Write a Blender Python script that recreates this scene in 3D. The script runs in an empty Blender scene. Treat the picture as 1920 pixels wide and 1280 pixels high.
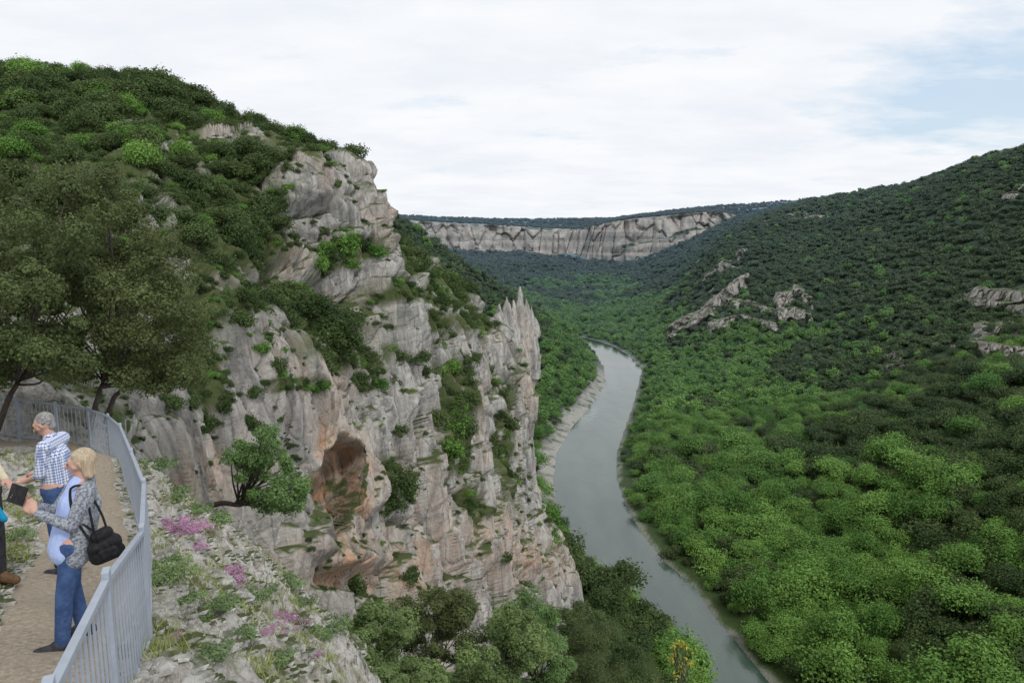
import bpy, math, random
import numpy as np
from mathutils import Vector, Matrix
from mathutils.kdtree import KDTree
rng=np.random.default_rng(7); random.seed(7)
sc=bpy.context.scene; sc.view_settings.view_transform='Standard'; sc.view_settings.look='None'; sc.view_settings.exposure=0
F=1440.0; PITCH=math.radians(9.0); cp,sp=math.cos(PITCH),math.sin(PITCH)
COL=bpy.context.scene.collection
def W(u,v,Y):
    u,v,Y=np.broadcast_arrays(np.asarray(u,float),np.asarray(v,float),np.asarray(Y,float))
    xc=(u-960)/F; yc=-(v-640)/F; t=Y/(cp+yc*sp)
    return np.stack([xc*t,Y,(-sp+yc*cp)*t],-1)
# ---------------------------------------------------------------- noise
def h3(i,j,k,s):
    n=(i*73856093)^(j*19349663)^(k*83492791)^(s*2654435761)
    n&=0xffffffff
    n=((n^(n>>13))*1274126177)&0xffffffff
    n^=n>>16
    return (n&0xffff)/65535.0
def vnoise(p,s=0):
    f=np.floor(p); i=f.astype(np.int64); t=p-f; t=t*t*(3-2*t); r=0
    for a in (0,1):
        wa=t[...,0] if a else 1-t[...,0]
        for b in (0,1):
            wb=t[...,1] if b else 1-t[...,1]
            for c in (0,1):
                wc=t[...,2] if c else 1-t[...,2]
                r=r+wa*wb*wc*h3(i[...,0]+a,i[...,1]+b,i[...,2]+c,s)
    return r*2-1
def fbm(p,o=4,s=0):
    r=0;a=1.;t=0
    for k in range(o):
        r=r+a*vnoise(p*2.03**k+k*7.3,s+k); t+=a; a*=.5
    return r/t
def worley(p,s=0):
    i=np.floor(p).astype(np.int64); f1=np.full(p.shape[:-1],9.); f2=f1.copy(); idv=np.zeros_like(f1)
    for a in (-1,0,1):
        for b in (-1,0,1):
            for c in (-1,0,1):
                x,y,z=i[...,0]+a,i[...,1]+b,i[...,2]+c
                d=np.sqrt((x+h3(x,y,z,s)-p[...,0])**2+(y+h3(x,y,z,s+1)-p[...,1])**2+(z+h3(x,y,z,s+2)-p[...,2])**2)
                idv=np.where(d<f1,h3(x,y,z,s+3),idv)
                f2=np.minimum(f2,np.maximum(f1,d)); f1=np.minimum(f1,d)
    return f1,f2,idv
def sstep(a,b,x):
    t=np.clip((x-a)/(b-a),0,1); return t*t*(3-2*t)
class TPS:
    def __init__(s,q,z,lam=1e-3):
        s.q=np.array(q,float); n=len(z); K=s.k(s.q)+lam*np.eye(n)
        P=np.c_[np.ones(n),s.q]; A=np.zeros((n+3,n+3)); A[:n,:n]=K;A[:n,n:]=P;A[n:,:n]=P.T
        s.w=np.linalg.solve(A,np.r_[np.array(z,float),0,0,0])
    def k(s,x):
        d2=((x[:,None,:]-s.q[None])**2).sum(-1)+1e-12
        return .5*d2*np.log(d2)
    def __call__(s,x):
        sh=x.shape[:-1]; x=x.reshape(-1,2); o=np.empty(len(x))
        for i in range(0,len(x),60000):
            c=x[i:i+60000]; o[i:i+60000]=s.k(c)@s.w[:-3]+s.w[-3]+c@s.w[-2:]
        return o.reshape(sh)
# ---------------------------------------------------------------- mesh helpers
def mk_mesh(name,V,Q,smooth=True,attrs=None,mats=(),midx=None):
    V=np.asarray(V,np.float32).reshape(-1,3); Q=np.asarray(Q,np.int32); k=Q.shape[1]
    me=bpy.data.meshes.new(name); me.vertices.add(len(V)); me.vertices.foreach_set('co',V.ravel())
    me.loops.add(Q.size); me.loops.foreach_set('vertex_index',Q.ravel())
    me.polygons.add(len(Q)); me.polygons.foreach_set('loop_start',np.arange(0,Q.size,k,dtype=np.int32))
    me.update(calc_edges=True)
    me.polygons.foreach_set('use_smooth',np.full(len(Q),smooth))
    for n,a in (attrs or {}).items():
        at=me.attributes.new(n,'FLOAT','POINT'); at.data.foreach_set('value',(np.zeros(len(V))+np.asarray(a,float).ravel()).astype(np.float32))
    for m in mats: me.materials.append(m)
    if midx is not None: me.polygons.foreach_set('material_index',np.asarray(midx,np.int32))
    me.validate(); me.update(); return me
def mk_obj(name,me,loc=(0,0,0),parent=None,**kw):
    o=bpy.data.objects.new(name,me); o.location=loc; COL.objects.link(o)
    if parent: o.parent=parent
    for k,v in kw.items(): o[k]=v
    return o
def gridq(R,C,flip=False):
    r,c=np.meshgrid(np.arange(R-1),np.arange(C-1),indexing='ij'); a=(r*C+c).ravel()
    q=np.stack([a,a+1,a+C+1,a+C],1)
    return q[:,::-1] if flip else q
def gnormals(P):
    du=np.gradient(P,axis=1); dv=np.gradient(P,axis=0); n=np.cross(du,dv)
    n/=np.linalg.norm(n,axis=-1,keepdims=True)+1e-9
    if (n*-P).sum(-1).mean()<0: n=-n
    return n
def crspline(A,n,axis=0):
    A=np.moveaxis(A,axis,0); m=A.shape[0]
    t=np.linspace(0,m-1,n); i=np.clip(np.floor(t).astype(int),0,m-2); f=(t-i).reshape(-1,*([1]*(A.ndim-1)))
    p0=A[np.clip(i-1,0,m-1)];p1=A[i];p2=A[i+1];p3=A[np.clip(i+2,0,m-1)]
    m1=(p2-p0)*.4; m2=(p3-p1)*.4
    r=(2*f**3-3*f**2+1)*p1+(f**3-2*f**2+f)*m1+(-2*f**3+3*f**2)*p2+(f**3-f**2)*m2
    return np.moveaxis(r,0,axis)
def tube(pts,rad,seg=8):
    pts=np.array(pts,float); n=len(pts); V=[];Q=[]
    tang=np.gradient(pts,axis=0)
    ref=np.array([.3,.9,.1])
    for i in range(n):
        t=tang[i]/(np.linalg.norm(tang[i])+1e-9); a=np.cross(t,ref); a/=np.linalg.norm(a)+1e-9; b=np.cross(t,a)
        for k in range(seg):
            th=2*math.pi*k/seg; V.append(pts[i]+rad[i]*(a*math.cos(th)+b*math.sin(th)))
    for i in range(n-1):
        for k in range(seg):
            Q.append((i*seg+k,i*seg+(k+1)%seg,(i+1)*seg+(k+1)%seg,(i+1)*seg+k))
    return np.array(V),np.array(Q)
def joinVQ(L):
    V=[];Q=[];o=0
    for v,q in L: V.append(v);Q.append(q+o);o+=len(v)
    return np.concatenate(V),np.concatenate(Q)
# ---------------------------------------------------------------- materials
class NT:
    def __init__(s,name):
        s.m=bpy.data.materials.new(name); s.m.use_nodes=True; s.t=s.m.node_tree; s.n=s.t.nodes; s.n.clear()
        s.out=s.n.new('ShaderNodeOutputMaterial')
    def add(s,ty,ins=None,**kw):
        n=s.n.new(ty)
        for k,v in kw.items(): setattr(n,k,v)
        for k,v in (ins or {}).items(): s.set(n.inputs[k],v)
        return n
    def set(s,sock,v):
        if isinstance(v,bpy.types.NodeSocket): s.t.links.new(v,sock)
        else: sock.default_value=(*v,1) if (isinstance(v,tuple) and len(v)==3 and sock.type=='RGBA') else v
    def noise(s,vec,scale,detail=4,rough=.55):
        return s.add('ShaderNodeTexNoise',{'Vector':vec,'Scale':scale,'Detail':detail,'Roughness':rough}).outputs['Fac']
    def ramp(s,fac,a,b):
        return s.add('ShaderNodeMapRange',{'Value':fac,'From Min':a,'From Max':b}).outputs['Result']
    def mix(s,fac,a,b,bt='MIX'):
        n=s.add('ShaderNodeMix',data_type='RGBA',blend_type=bt); s.set(n.inputs[0],fac); s.set(n.inputs[6],a); s.set(n.inputs[7],b); return n.outputs[2]
    def math(s,op,a,b=0.0):
        n=s.add('ShaderNodeMath',operation=op); s.set(n.inputs[0],a); s.set(n.inputs[1],b); return n.outputs[0]
    def pos(s,scale=(1,1,1)):
        g=s.add('ShaderNodeNewGeometry').outputs['Position']
        return s.add('ShaderNodeMapping',{'Vector':g,'Scale':scale}).outputs[0]
    def objc(s,scale=(1,1,1)):
        g=s.add('ShaderNodeTexCoord').outputs['Object']
        return s.add('ShaderNodeMapping',{'Vector':g,'Scale':scale}).outputs[0]
    def attr(s,name): return s.add('ShaderNodeAttribute',attribute_name=name).outputs['Fac']
    def haze(s,col,amt=.62):  # aerial haze painted into the base colour, bluer with world depth
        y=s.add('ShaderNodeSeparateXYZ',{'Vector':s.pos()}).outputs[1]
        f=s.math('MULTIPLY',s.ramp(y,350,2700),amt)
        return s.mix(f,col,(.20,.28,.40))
    def bsdf(s,col,rough=.85,spec=.2,bump=None,bs=.3,bd=1.,**kw):
        p=s.add('ShaderNodeBsdfPrincipled'); s.set(p.inputs['Base Color'],col); s.set(p.inputs['Roughness'],rough); p.inputs['Specular IOR Level'].default_value=spec
        for k,v in kw.items(): s.set(p.inputs[k.replace('_',' ')],v)
        if bump is not None:
            b=s.add('ShaderNodeBump',{'Height':bump,'Strength':bs,'Distance':bd}); s.t.links.new(b.outputs[0],p.inputs['Normal'])
        s.t.links.new(p.outputs[0],s.out.inputs[0]); return s.m
def rock_mat(name,s=1.,light=(.51,.495,.465),dark=(.19,.19,.185),haze=0,warmg=.26,grass=(.5,.8),strata=0):
    m=NT(name); P=m.pos((1,1,.5))
    st=m.noise(m.pos((1,1,.14)),.42*s,7,.66)
    mot=m.noise(P,1.1*s,7,.68); lo=m.noise(m.pos(),.06*s,3)
    col=m.mix(m.ramp(st,.36,.56),dark,light)
    col=m.mix(m.math('MULTIPLY',m.ramp(mot,.46,.68),.5),col,(.24,.235,.22))
    bs_=m.noise(m.pos((1,1,.05)),.22*s,5,.6)
    col=m.mix(m.math('MULTIPLY',m.ramp(bs_,.56,.68),.5),col,(.12,.12,.12))
    wz=m.math('MULTIPLY',m.ramp(lo,.50,.64),warmg)
    wa=m.attr('warm')
    wz=m.math('MAXIMUM',wz,wa)
    wz=m.math('MULTIPLY',wz,m.ramp(m.noise(m.pos((1,1,.2)),.5*s,5),.33,.53))
    wz=m.add('ShaderNodeClamp',{'Value':m.math('MAXIMUM',wz,m.math('SUBTRACT',wa,.7))}).outputs[0]
    col=m.mix(wz,col,m.mix(m.ramp(m.noise(P,.9*s,4),.4,.6),(.55,.33,.21),(.52,.43,.34)))
    wp=m.mix(.12,m.pos(),m.add('ShaderNodeTexNoise',{'Vector':P,'Scale':.6*s}).outputs['Color'],'ADD')
    v=m.add('ShaderNodeTexVoronoi',{'Vector':m.add('ShaderNodeMapping',{'Vector':wp,'Scale':(1,1,.25)}).outputs[0],'Scale':.45*s},feature='DISTANCE_TO_EDGE').outputs['Distance']
    crack=m.ramp(v,0,.05)
    v2=m.add('ShaderNodeTexVoronoi',{'Vector':m.add('ShaderNodeMapping',{'Vector':wp,'Scale':(1,1,.6)}).outputs[0],'Scale':1.2*s},feature='DISTANCE_TO_EDGE').outputs['Distance']
    crack2=m.ramp(v2,0,.08)
    col=m.mix(m.math('MULTIPLY',m.math('SUBTRACT',1.,crack),.38),col,(.09,.085,.08))
    col=m.mix(m.math('MULTIPLY',m.math('SUBTRACT',1.,crack2),.16),col,(.10,.095,.09))
    if strata:
        b=m.noise(m.pos((.03,.03,1.6)),strata,4,.6); col=m.mix(m.math('MULTIPLY',m.ramp(b,.5,.62),.55),col,(.22,.205,.18))
    if grass:
        nz=m.add('ShaderNodeSeparateXYZ',{'Vector':m.add('ShaderNodeNewGeometry').outputs['Normal']}).outputs[2]
        g=m.math('MULTIPLY',m.ramp(nz,*grass),m.ramp(m.noise(m.pos(),.4*s,5),.36,.5))
        g=m.math('MAXIMUM',g,m.math('MULTIPLY',m.attr('veg'),m.ramp(m.noise(m.pos(),.25*s,5),.3,.45)))
        col=m.mix(g,col,m.mix(m.noise(P,3*s,3),(.045,.075,.022),(.12,.13,.06)))
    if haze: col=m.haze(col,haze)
    h=m.math('ADD',m.noise(P,2.*s,8,.7),m.math('MULTIPLY',crack,.2))
    h=m.math('ADD',h,m.math('MULTIPLY',crack2,.1))
    h=m.math('ADD',h,m.math('MULTIPLY',st,.7))
    return m.bsdf(col,.93,.15,h,.8,.42/s)
def leaf_mat(name,a,b,haze=.6):
    m=NT(name); r=m.add('ShaderNodeObjectInfo').outputs['Random']
    col=m.mix(r,a,b); t=m.attr('tint')
    n=m.noise(m.pos(),.03,3)
    col=m.mix(m.math('MULTIPLY',m.ramp(n,.35,.65),.5),col,b)
    col=m.mix(1.,col,m.add('ShaderNodeCombineColor',{0:t,1:t,2:t}).outputs[0],'MULTIPLY')
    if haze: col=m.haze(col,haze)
    p=m.add('ShaderNodeBsdfPrincipled',{'Base Color':col,'Roughness':.75,'Specular IOR Level':.15})
    tr=m.add('ShaderNodeBsdfTranslucent',{'Color':col})
    mx=m.add('ShaderNodeMixShader',{0:.3}); m.t.links.new(p.outputs[0],mx.inputs[1]); m.t.links.new(tr.outputs[0],mx.inputs[2])
    m.t.links.new(mx.outputs[0],m.out.inputs[0]); return m.m
def flat_mat(name,c,rough=.8,c2=None,scale=30,spec=.2,metal=0.):
    m=NT(name); c2=c2 or tuple(x*.7 for x in c)
    n=m.noise(m.objc(),scale,4); col=m.mix(m.ramp(n,.35,.65),c,c2)
    return m.bsdf(col,rough,spec,n,.15,.01,Metallic=metal)
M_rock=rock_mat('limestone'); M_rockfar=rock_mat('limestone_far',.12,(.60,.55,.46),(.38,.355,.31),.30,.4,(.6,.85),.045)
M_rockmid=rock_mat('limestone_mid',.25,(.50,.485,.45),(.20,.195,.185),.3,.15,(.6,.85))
M_rocknear=rock_mat('limestone_near',4.,(.64,.625,.59),(.30,.29,.27),0,.1)
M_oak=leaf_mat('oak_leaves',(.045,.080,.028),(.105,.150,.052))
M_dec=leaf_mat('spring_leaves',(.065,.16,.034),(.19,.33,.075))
M_oaknear=leaf_mat('evergreen_leaves',(.10,.135,.052),(.12,.15,.058),0)
M_jun=leaf_mat('juniper_leaves',(.16,.23,.085),(.18,.25,.09),0)
M_youngleaf=leaf_mat('almond_leaves',(.15,.25,.09),(.16,.26,.09),0)
M_yel=leaf_mat('yellow_leaves',(.40,.36,.05),(.45,.42,.08),0)
M_bark=flat_mat('bark',(.10,.08,.065),.9,(.05,.045,.04),6)
# ---------------------------------------------------------------- sky
wd=bpy.data.worlds.new('World'); bpy.context.scene.world=wd; wd.use_nodes=True
t=wd.node_tree; t.nodes.clear(); L=t.links.new
SUN_EL,SUN_AZ=math.radians(48),math.radians(150)
sky=t.nodes.new('ShaderNodeTexSky'); sky.sky_type='NISHITA'; sky.sun_disc=False; sky.sun_elevation=SUN_EL; sky.sun_rotation=SUN_AZ
b1=t.nodes.new('ShaderNodeBackground'); L(sky.outputs[0],b1.inputs[0]); b1.inputs[1].default_value=.12
tc=t.nodes.new('ShaderNodeTexCoord'); sx=t.nodes.new('ShaderNodeSeparateXYZ'); L(tc.outputs['Generated'],sx.inputs[0])
def wm(op,a,b=0.):
    n=t.nodes.new('ShaderNodeMath'); n.operation=op
    for k,v in enumerate((a,b)):
        if isinstance(v,bpy.types.NodeSocket): L(v,n.inputs[k])
        else: n.inputs[k].default_value=v
    return n.outputs[0]
den=wm('ADD',wm('MAXIMUM',sx.outputs[2],0.),.16)
px_=wm('DIVIDE',sx.outputs[0],den); py_=wm('DIVIDE',sx.outputs[1],den)
cb=t.nodes.new('ShaderNodeCombineXYZ'); L(px_,cb.inputs[0]); L(py_,cb.inputs[1])
def wn(scale,det,sc=(1,1,1)):
    mp=t.nodes.new('ShaderNodeMapping'); L(cb.outputs[0],mp.inputs[0]); mp.inputs['Scale'].default_value=sc
    n=t.nodes.new('ShaderNodeTexNoise'); L(mp.outputs[0],n.inputs['Vector']); n.inputs['Scale'].default_value=scale; n.inputs['Detail'].default_value=det; n.inputs['Roughness'].default_value=.6; return n.outputs['Fac']
# clear gap in the thin cloud, centred on one sky direction
dx=wm('SUBTRACT',px_,1.85); dy=wm('SUBTRACT',py_,2.85)
g=wm('ADD',wm('MULTIPLY',wm('MULTIPLY',dx,dx),2.6),wm('MULTIPLY',wm('MULTIPLY',dy,dy),1.6))
gap=wm('EXPONENT',wm('MULTIPLY',g,-1.))
nn=wn(1.6,9,(1,1.3,1)); n2=wn(1.5,9,(.9,1.3,1))
f=wm('ADD',wm('MULTIPLY',gap,.75),wm('MULTIPLY',wm('SUBTRACT',nn,.5),1.9))
f=wm('MULTIPLY',wm('SUBTRACT',f,.18),1.7)
mn=t.nodes.new('ShaderNodeClamp'); L(f,mn.inputs[0]); mn.inputs[2].default_value=.75
rp=t.nodes.new('ShaderNodeMapRange'); L(n2,rp.inputs[0]); rp.inputs[1].default_value=.32; rp.inputs[2].default_value=.62
mc=t.nodes.new('ShaderNodeMix'); mc.data_type='RGBA'; L(rp.outputs[0],mc.inputs[0]); mc.inputs[6].default_value=(.82,.86,.92,1); mc.inputs[7].default_value=(.93,.945,.97,1)
b2=t.nodes.new('ShaderNodeBackground'); L(mc.outputs[2],b2.inputs[0]); b2.inputs[1].default_value=1.03
b3=t.nodes.new('ShaderNodeBackground'); b3.inputs[0].default_value=(.55,.75,.96,1)
ms=t.nodes.new('ShaderNodeMixShader'); ms.inputs[0].default_value=.65; L(b1.outputs[0],ms.inputs[1]); L(b3.outputs[0],ms.inputs[2])
m2=t.nodes.new('ShaderNodeMixShader'); L(mn.outputs[0],m2.inputs[0]); L(b2.outputs[0],m2.inputs[1]); L(ms.outputs[0],m2.inputs[2])
wo=t.nodes.new('ShaderNodeOutputWorld'); L(m2.outputs[0],wo.inputs[0])
sl=bpy.data.lights.new('sun','SUN'); sl.energy=1.5; sl.angle=math.radians(10); sl.color=(1,.97,.92)
so=bpy.data.objects.new('sun',sl); COL.objects.link(so)
# light comes from behind the viewer, to the right
sd=Vector((math.sin(SUN_AZ)*math.cos(SUN_EL),math.cos(SUN_AZ)*math.cos(SUN_EL),math.sin(SUN_EL)))
so.rotation_euler=sd.to_track_quat('Z','Y').to_euler()
# ---------------------------------------------------------------- camera
cd=bpy.data.cameras.new('camera'); cd.lens=27; cd.sensor_width=36; cd.clip_start=.1; cd.clip_end=20000
co=bpy.data.objects.new('camera',cd); COL.objects.link(co); co.rotation_euler=(math.radians(90)-PITCH,0,0); bpy.context.scene.camera=co
# ---------------------------------------------------------------- river plan
RZ=-180.
rt=[(1280,1300,1445),(1200,1222,1380),(1150,1163,1336),(1100,1128,1304),(1050,1098,1244),(1000,1068,1204),(950,1043,1175),(900,1036,1158),(850,1042,1157),(800,1072,1174),(760,1108,1188),(720,1135,1198),(690,1132,1205),(665,1118,1178),(650,1104,1152),(640,1092,1124),(632,1080,1092)]
ry=[-100,100,200]; rl=[200,150,105]; rr=[250,195,142]
for v,a,b in rt:
    tn=math.tan(PITCH+math.atan((v-640)/F)); Y=-RZ/tn
    ry.append(Y); rl.append(float(W(a,v,Y)[0])); rr.append(float(W(b,v,Y)[0]))
YEND=ry[-1]
RY,RL,RR=map(np.array,(ry,rl,rr))
def rdist(x,y):
    l=np.interp(y,RY,RL); r=np.interp(y,RY,RR)
    return np.where(y>YEND,np.hypot(np.maximum(l-x,x-r).clip(0),y-YEND)+1,np.maximum(l-x,x-r)), x<(l+r)/2
# ---------------------------------------------------------------- big terrain
CT=[(1550,376,1500),(1700,362,1250),(1800,336,1100),(1920,308,1000),(2100,262,900),(2300,248,900),(1920,345,1600),(1700,395,1900),(1550,400,2200),(2200,340,1600),
(1920,455,800),(1920,600,620),(1920,760,480),(1920,1000,340),(1920,1280,240),(2200,1000,300),(2200,700,480),(2200,450,700),
(1700,1280,262),(1700,1000,375),(1700,800,500),(1700,650,680),(1700,500,900),(1700,410,1100),
(1500,1280,275),(1500,1000,410),(1500,800,570),(1500,650,800),(1500,550,960),(1500,450,1200),(1500,388,1500),
(1350,650,900),(1350,550,1040),(1350,470,1300),(1350,452,1750),(1450,404,1750),(1450,394,2300),
(1250,700,850),(1250,620,1100),(1250,560,1400),(1250,500,1900),(1180,600,1300),(1250,800,600),(1300,1000,430),(1250,1000,428),
(1100,565,1700),(1100,530,2000),(1100,505,2200),(1250,485,2100),(1040,560,1650),
(1010,780,620),(1005,900,480),(1050,740,700),(1060,690,760),(1020,640,850),(1000,590,950),(1060,618,1000),(1086,634,1080),(880,520,1000),(750,425,950),(600,400,1000),
(930,500,2000),(1000,540,1800),(870,490,2150),(960,480,2350),(1100,1150,210),(1200,1250,200),(1085,1230,205)]
cw=[tuple(W(*c)) for c in CT]
cw+=[(-20,100,-78),(10,100,-88),(40,120,-120),(60,160,-150),(20,160,-108),(100,150,-172),(60,90,-130),(250,150,-150),(200,80,-170),(-60,160,-90),(-60,300,-90),
(0,1380,-172),(-140,1350,-150),(-400,1350,-120),(100,1350,-175),(30,700,-168),(10,560,-165),(-40,500,-120),(-100,700,-60),(-300,600,0),(-500,1500,-60),(-400,2200,-110),(150,1250,-176)]
cw=np.array(cw); q=lambda x,y: np.stack([2*x/y,np.log(y)],-1)
T1=TPS(q(cw[:,0],cw[:,1]),cw[:,2],.002)
def Hraw(x,y):
    z=T1(q(x,y)); d,left=rdist(x,y)
    P=np.stack([x,y,0*x],-1)
    z=z+fbm(P/90,4,3)*14*sstep(20,120,d)*sstep(150,400,y)
    z=RZ+.7+(np.maximum(z,RZ+1)-RZ-.7)*sstep(-5,np.where(left,55,45),d)+1.2*sstep(0,14,d)
    return np.where(d<0,RZ-1.2+np.maximum(0,1+d/2)*1.4,z),d,left
def H(x,y): return Hraw(np.asarray(x,float),np.asarray(y,float))[0]
na,ny=430,560
ag=np.linspace(-.55,1.15,na); yg=np.exp(np.linspace(math.log(70),math.log(2700),ny))
A,Yg=np.meshgrid(ag,yg); X=A*Yg; Z,D,LF=Hraw(X,Yg)
P=np.stack([X,Yg,Z],-1)
nb_=fbm(P/14,3,8)
bank=np.where(LF,sstep(20,8,D+nb_*10)*sstep(430,500,Yg)*sstep(980,850,Yg),0); bank=np.maximum(bank,.55*sstep(3.5,1,D+nb_*4))
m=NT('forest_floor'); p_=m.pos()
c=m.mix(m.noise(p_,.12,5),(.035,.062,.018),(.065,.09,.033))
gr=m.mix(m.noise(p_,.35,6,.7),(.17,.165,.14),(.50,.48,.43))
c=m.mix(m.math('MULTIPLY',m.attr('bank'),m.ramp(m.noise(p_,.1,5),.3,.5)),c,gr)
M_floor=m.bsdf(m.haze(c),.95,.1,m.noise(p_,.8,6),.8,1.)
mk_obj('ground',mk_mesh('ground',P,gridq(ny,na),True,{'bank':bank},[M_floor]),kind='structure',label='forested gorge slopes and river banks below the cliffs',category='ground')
def hits(u,v,y0=150,y1=2600,n=500):
    ys=np.exp(np.linspace(math.log(y0),math.log(y1),n)); u=np.asarray(u,float).ravel(); v=np.asarray(v,float).ravel()
    R=W(u[:,None],v[:,None],ys[None]); h=H(R[...,0],R[...,1]); b=R[...,2]<h; k=np.argmax(b,1)
    return np.where(b.any(1),ys[k],1300.)
yy=np.linspace(60,YEND,440); ll=np.interp(yy,RY,RL)-4; r2=np.interp(yy,RY,RR)+4
tt=np.linspace(0,1,14)[None]; Xr=ll[:,None]*(1-tt)+r2[:,None]*tt; Yr=yy[:,None]+0*tt
m=NT('river_water'); p_=m.pos()
rap=m.attr('rapid')
fo=m.math('MULTIPLY',rap,m.ramp(m.noise(m.pos((.35,1,1)),.5,6,.7),.42,.62))
c=m.mix(m.ramp(m.noise(m.pos((1.6,.35,1)),.03,4),.35,.65),(.022,.048,.036),(.055,.088,.07)); c=m.mix(fo,c,(.6,.66,.68))
wv=m.math('ADD',m.noise(m.pos((1,.6,1)),.7,5,.6),m.math('MULTIPLY',m.noise(m.pos((1,.4,1)),.09,3),3.))
M_water=m.bsdf(c,m.math('ADD',m.math('MULTIPLY',fo,.5),m.ramp(m.noise(m.pos((1.5,.3,1)),.04,4),.40,3.)),.9,wv,.28,.3)
rapid=np.exp(-((Yr-(955-(Xr-144)*.3))/16)**2)*.12+.4*np.exp(-((Yr-700)/30)**2)*sstep(12,2,np.abs(Xr-ll[:,None]-8))
mk_obj('river',mk_mesh('river',np.stack([Xr,Yr,0*Xr+RZ],-1),gridq(len(yy),14),True,{'rapid':rapid},[M_water]),kind='structure',label='calm grey-green river winding through the gorge',category='river')
# ---------------------------------------------------------------- far cliffs + plateau
fc=np.array([(560,402,440,2600),(700,405,460,2500),(780,414,480,2450),(860,419,498,2430),(930,422,490,2440),(1000,426,486,2450),(1050,429,490,2430),(1085,429,500,2400),(1120,422,520,2330),(1150,415,520,2290),(1190,410,508,2270),(1250,405,496,2260),(1300,399,480,2270),(1345,396,464,2290),(1400,408,448,2340),(1480,396,425,2450),(1600,396,425,2600)],float)
n=700; fcs=np.stack([np.interp(np.linspace(0,len(fc)-1,n),np.arange(len(fc)),fc[:,k]) for k in range(4)],1)
fcs[:,2]+=12*vnoise(np.stack([fcs[:,0]/22,0*fcs[:,0],0*fcs[:,0]],-1),4)
tn=np.linspace(-.25,1,120)
vv=fcs[:,2][None]*(1-tn[:,None])+fcs[:,1][None]*tn[:,None]
YY=fcs[:,3][None]+tn[:,None]*50
P=W(fcs[:,0][None]+0*vv,vv,YY)
pn=P*np.array([1,1,.2]); ed=sstep(1.,.93,tn)[:,None]*sstep(1480,1300,fcs[:,0])[None]
bt=(P[...,2]+9*vnoise(P/120,5))/33; bed=(bt-np.floor(bt)); 
w1,w2,ci=worley(P/np.array([34,34,150.]),19)
ub=fcs[:,0][None]+0*vv; tl=.58+.12*vnoise(np.stack([ub/30,0*ub,0*ub],-1),23)
tier=sstep(-.04,.03,tn[:,None]-tl)*sstep(1150,1185,ub)
dsp=fbm(pn/70,4,11)*24+(1-2*np.abs(vnoise(pn/20,14)))*7+sstep(0,.8,bed)*7*(vnoise(P/160,9)>-.3)+(ci-.5)*22-9*sstep(.12,0,w2-w1)-16*tier
P[...,1]-=dsp*(.1+.9*ed)
vf=np.exp(-((tn[:,None]-tl-.01)/.05)**2)*sstep(1150,1185,ub)*sstep(-.3,.1,vnoise(np.stack([ub/25,0*ub,0*ub],-1),29))
vf=np.maximum(vf,sstep(.14,-.05,tn[:,None]+.3*vnoise(np.stack([ub/18,tn[:,None]*6+0*ub,0*ub],-1),31)))
mk_obj('cliff',mk_mesh('far_cliff',P,gridq(120,n),True,{'warm':.22+0*vv,'veg':vf*1.2},[M_rockfar]),kind='structure',label='pale distant limestone cliff band under the plateau rim',category='cliff')
FCP,FVF=P,vf
edge=P[-1]
sk=np.interp(fcs[:,0],[560,740,900,1000,1150,1180,1260,1340,1450,1500,1600],[398,404,411,412,411,406,395,388,380,375,370])
rows=[edge]
for Yp,f in ((1.05,.25),(1.08,.7),(1.16,1.),(1.5,1.),(2.2,1.),(3.6,1.)):
    R=W(fcs[:,0],fcs[:,1]*(1-f)+sk*f,fcs[:,3]*Yp)
    if Yp>1.3: R[:,2]=rows[3][:,2]*(1 if Yp<2 else .6)-Yp*6
    rows.append(R)
PP=crspline(np.array(rows),60,0); PP[1:,:,2]+=(fbm(PP[1:]/150,3,6)*5)
mk_obj('hill',mk_mesh('plateau',PP,gridq(60,n),True,{'bank':0},[M_floor]),kind='structure',label='flat wooded plateau above the distant cliffs',category='hill')
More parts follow.
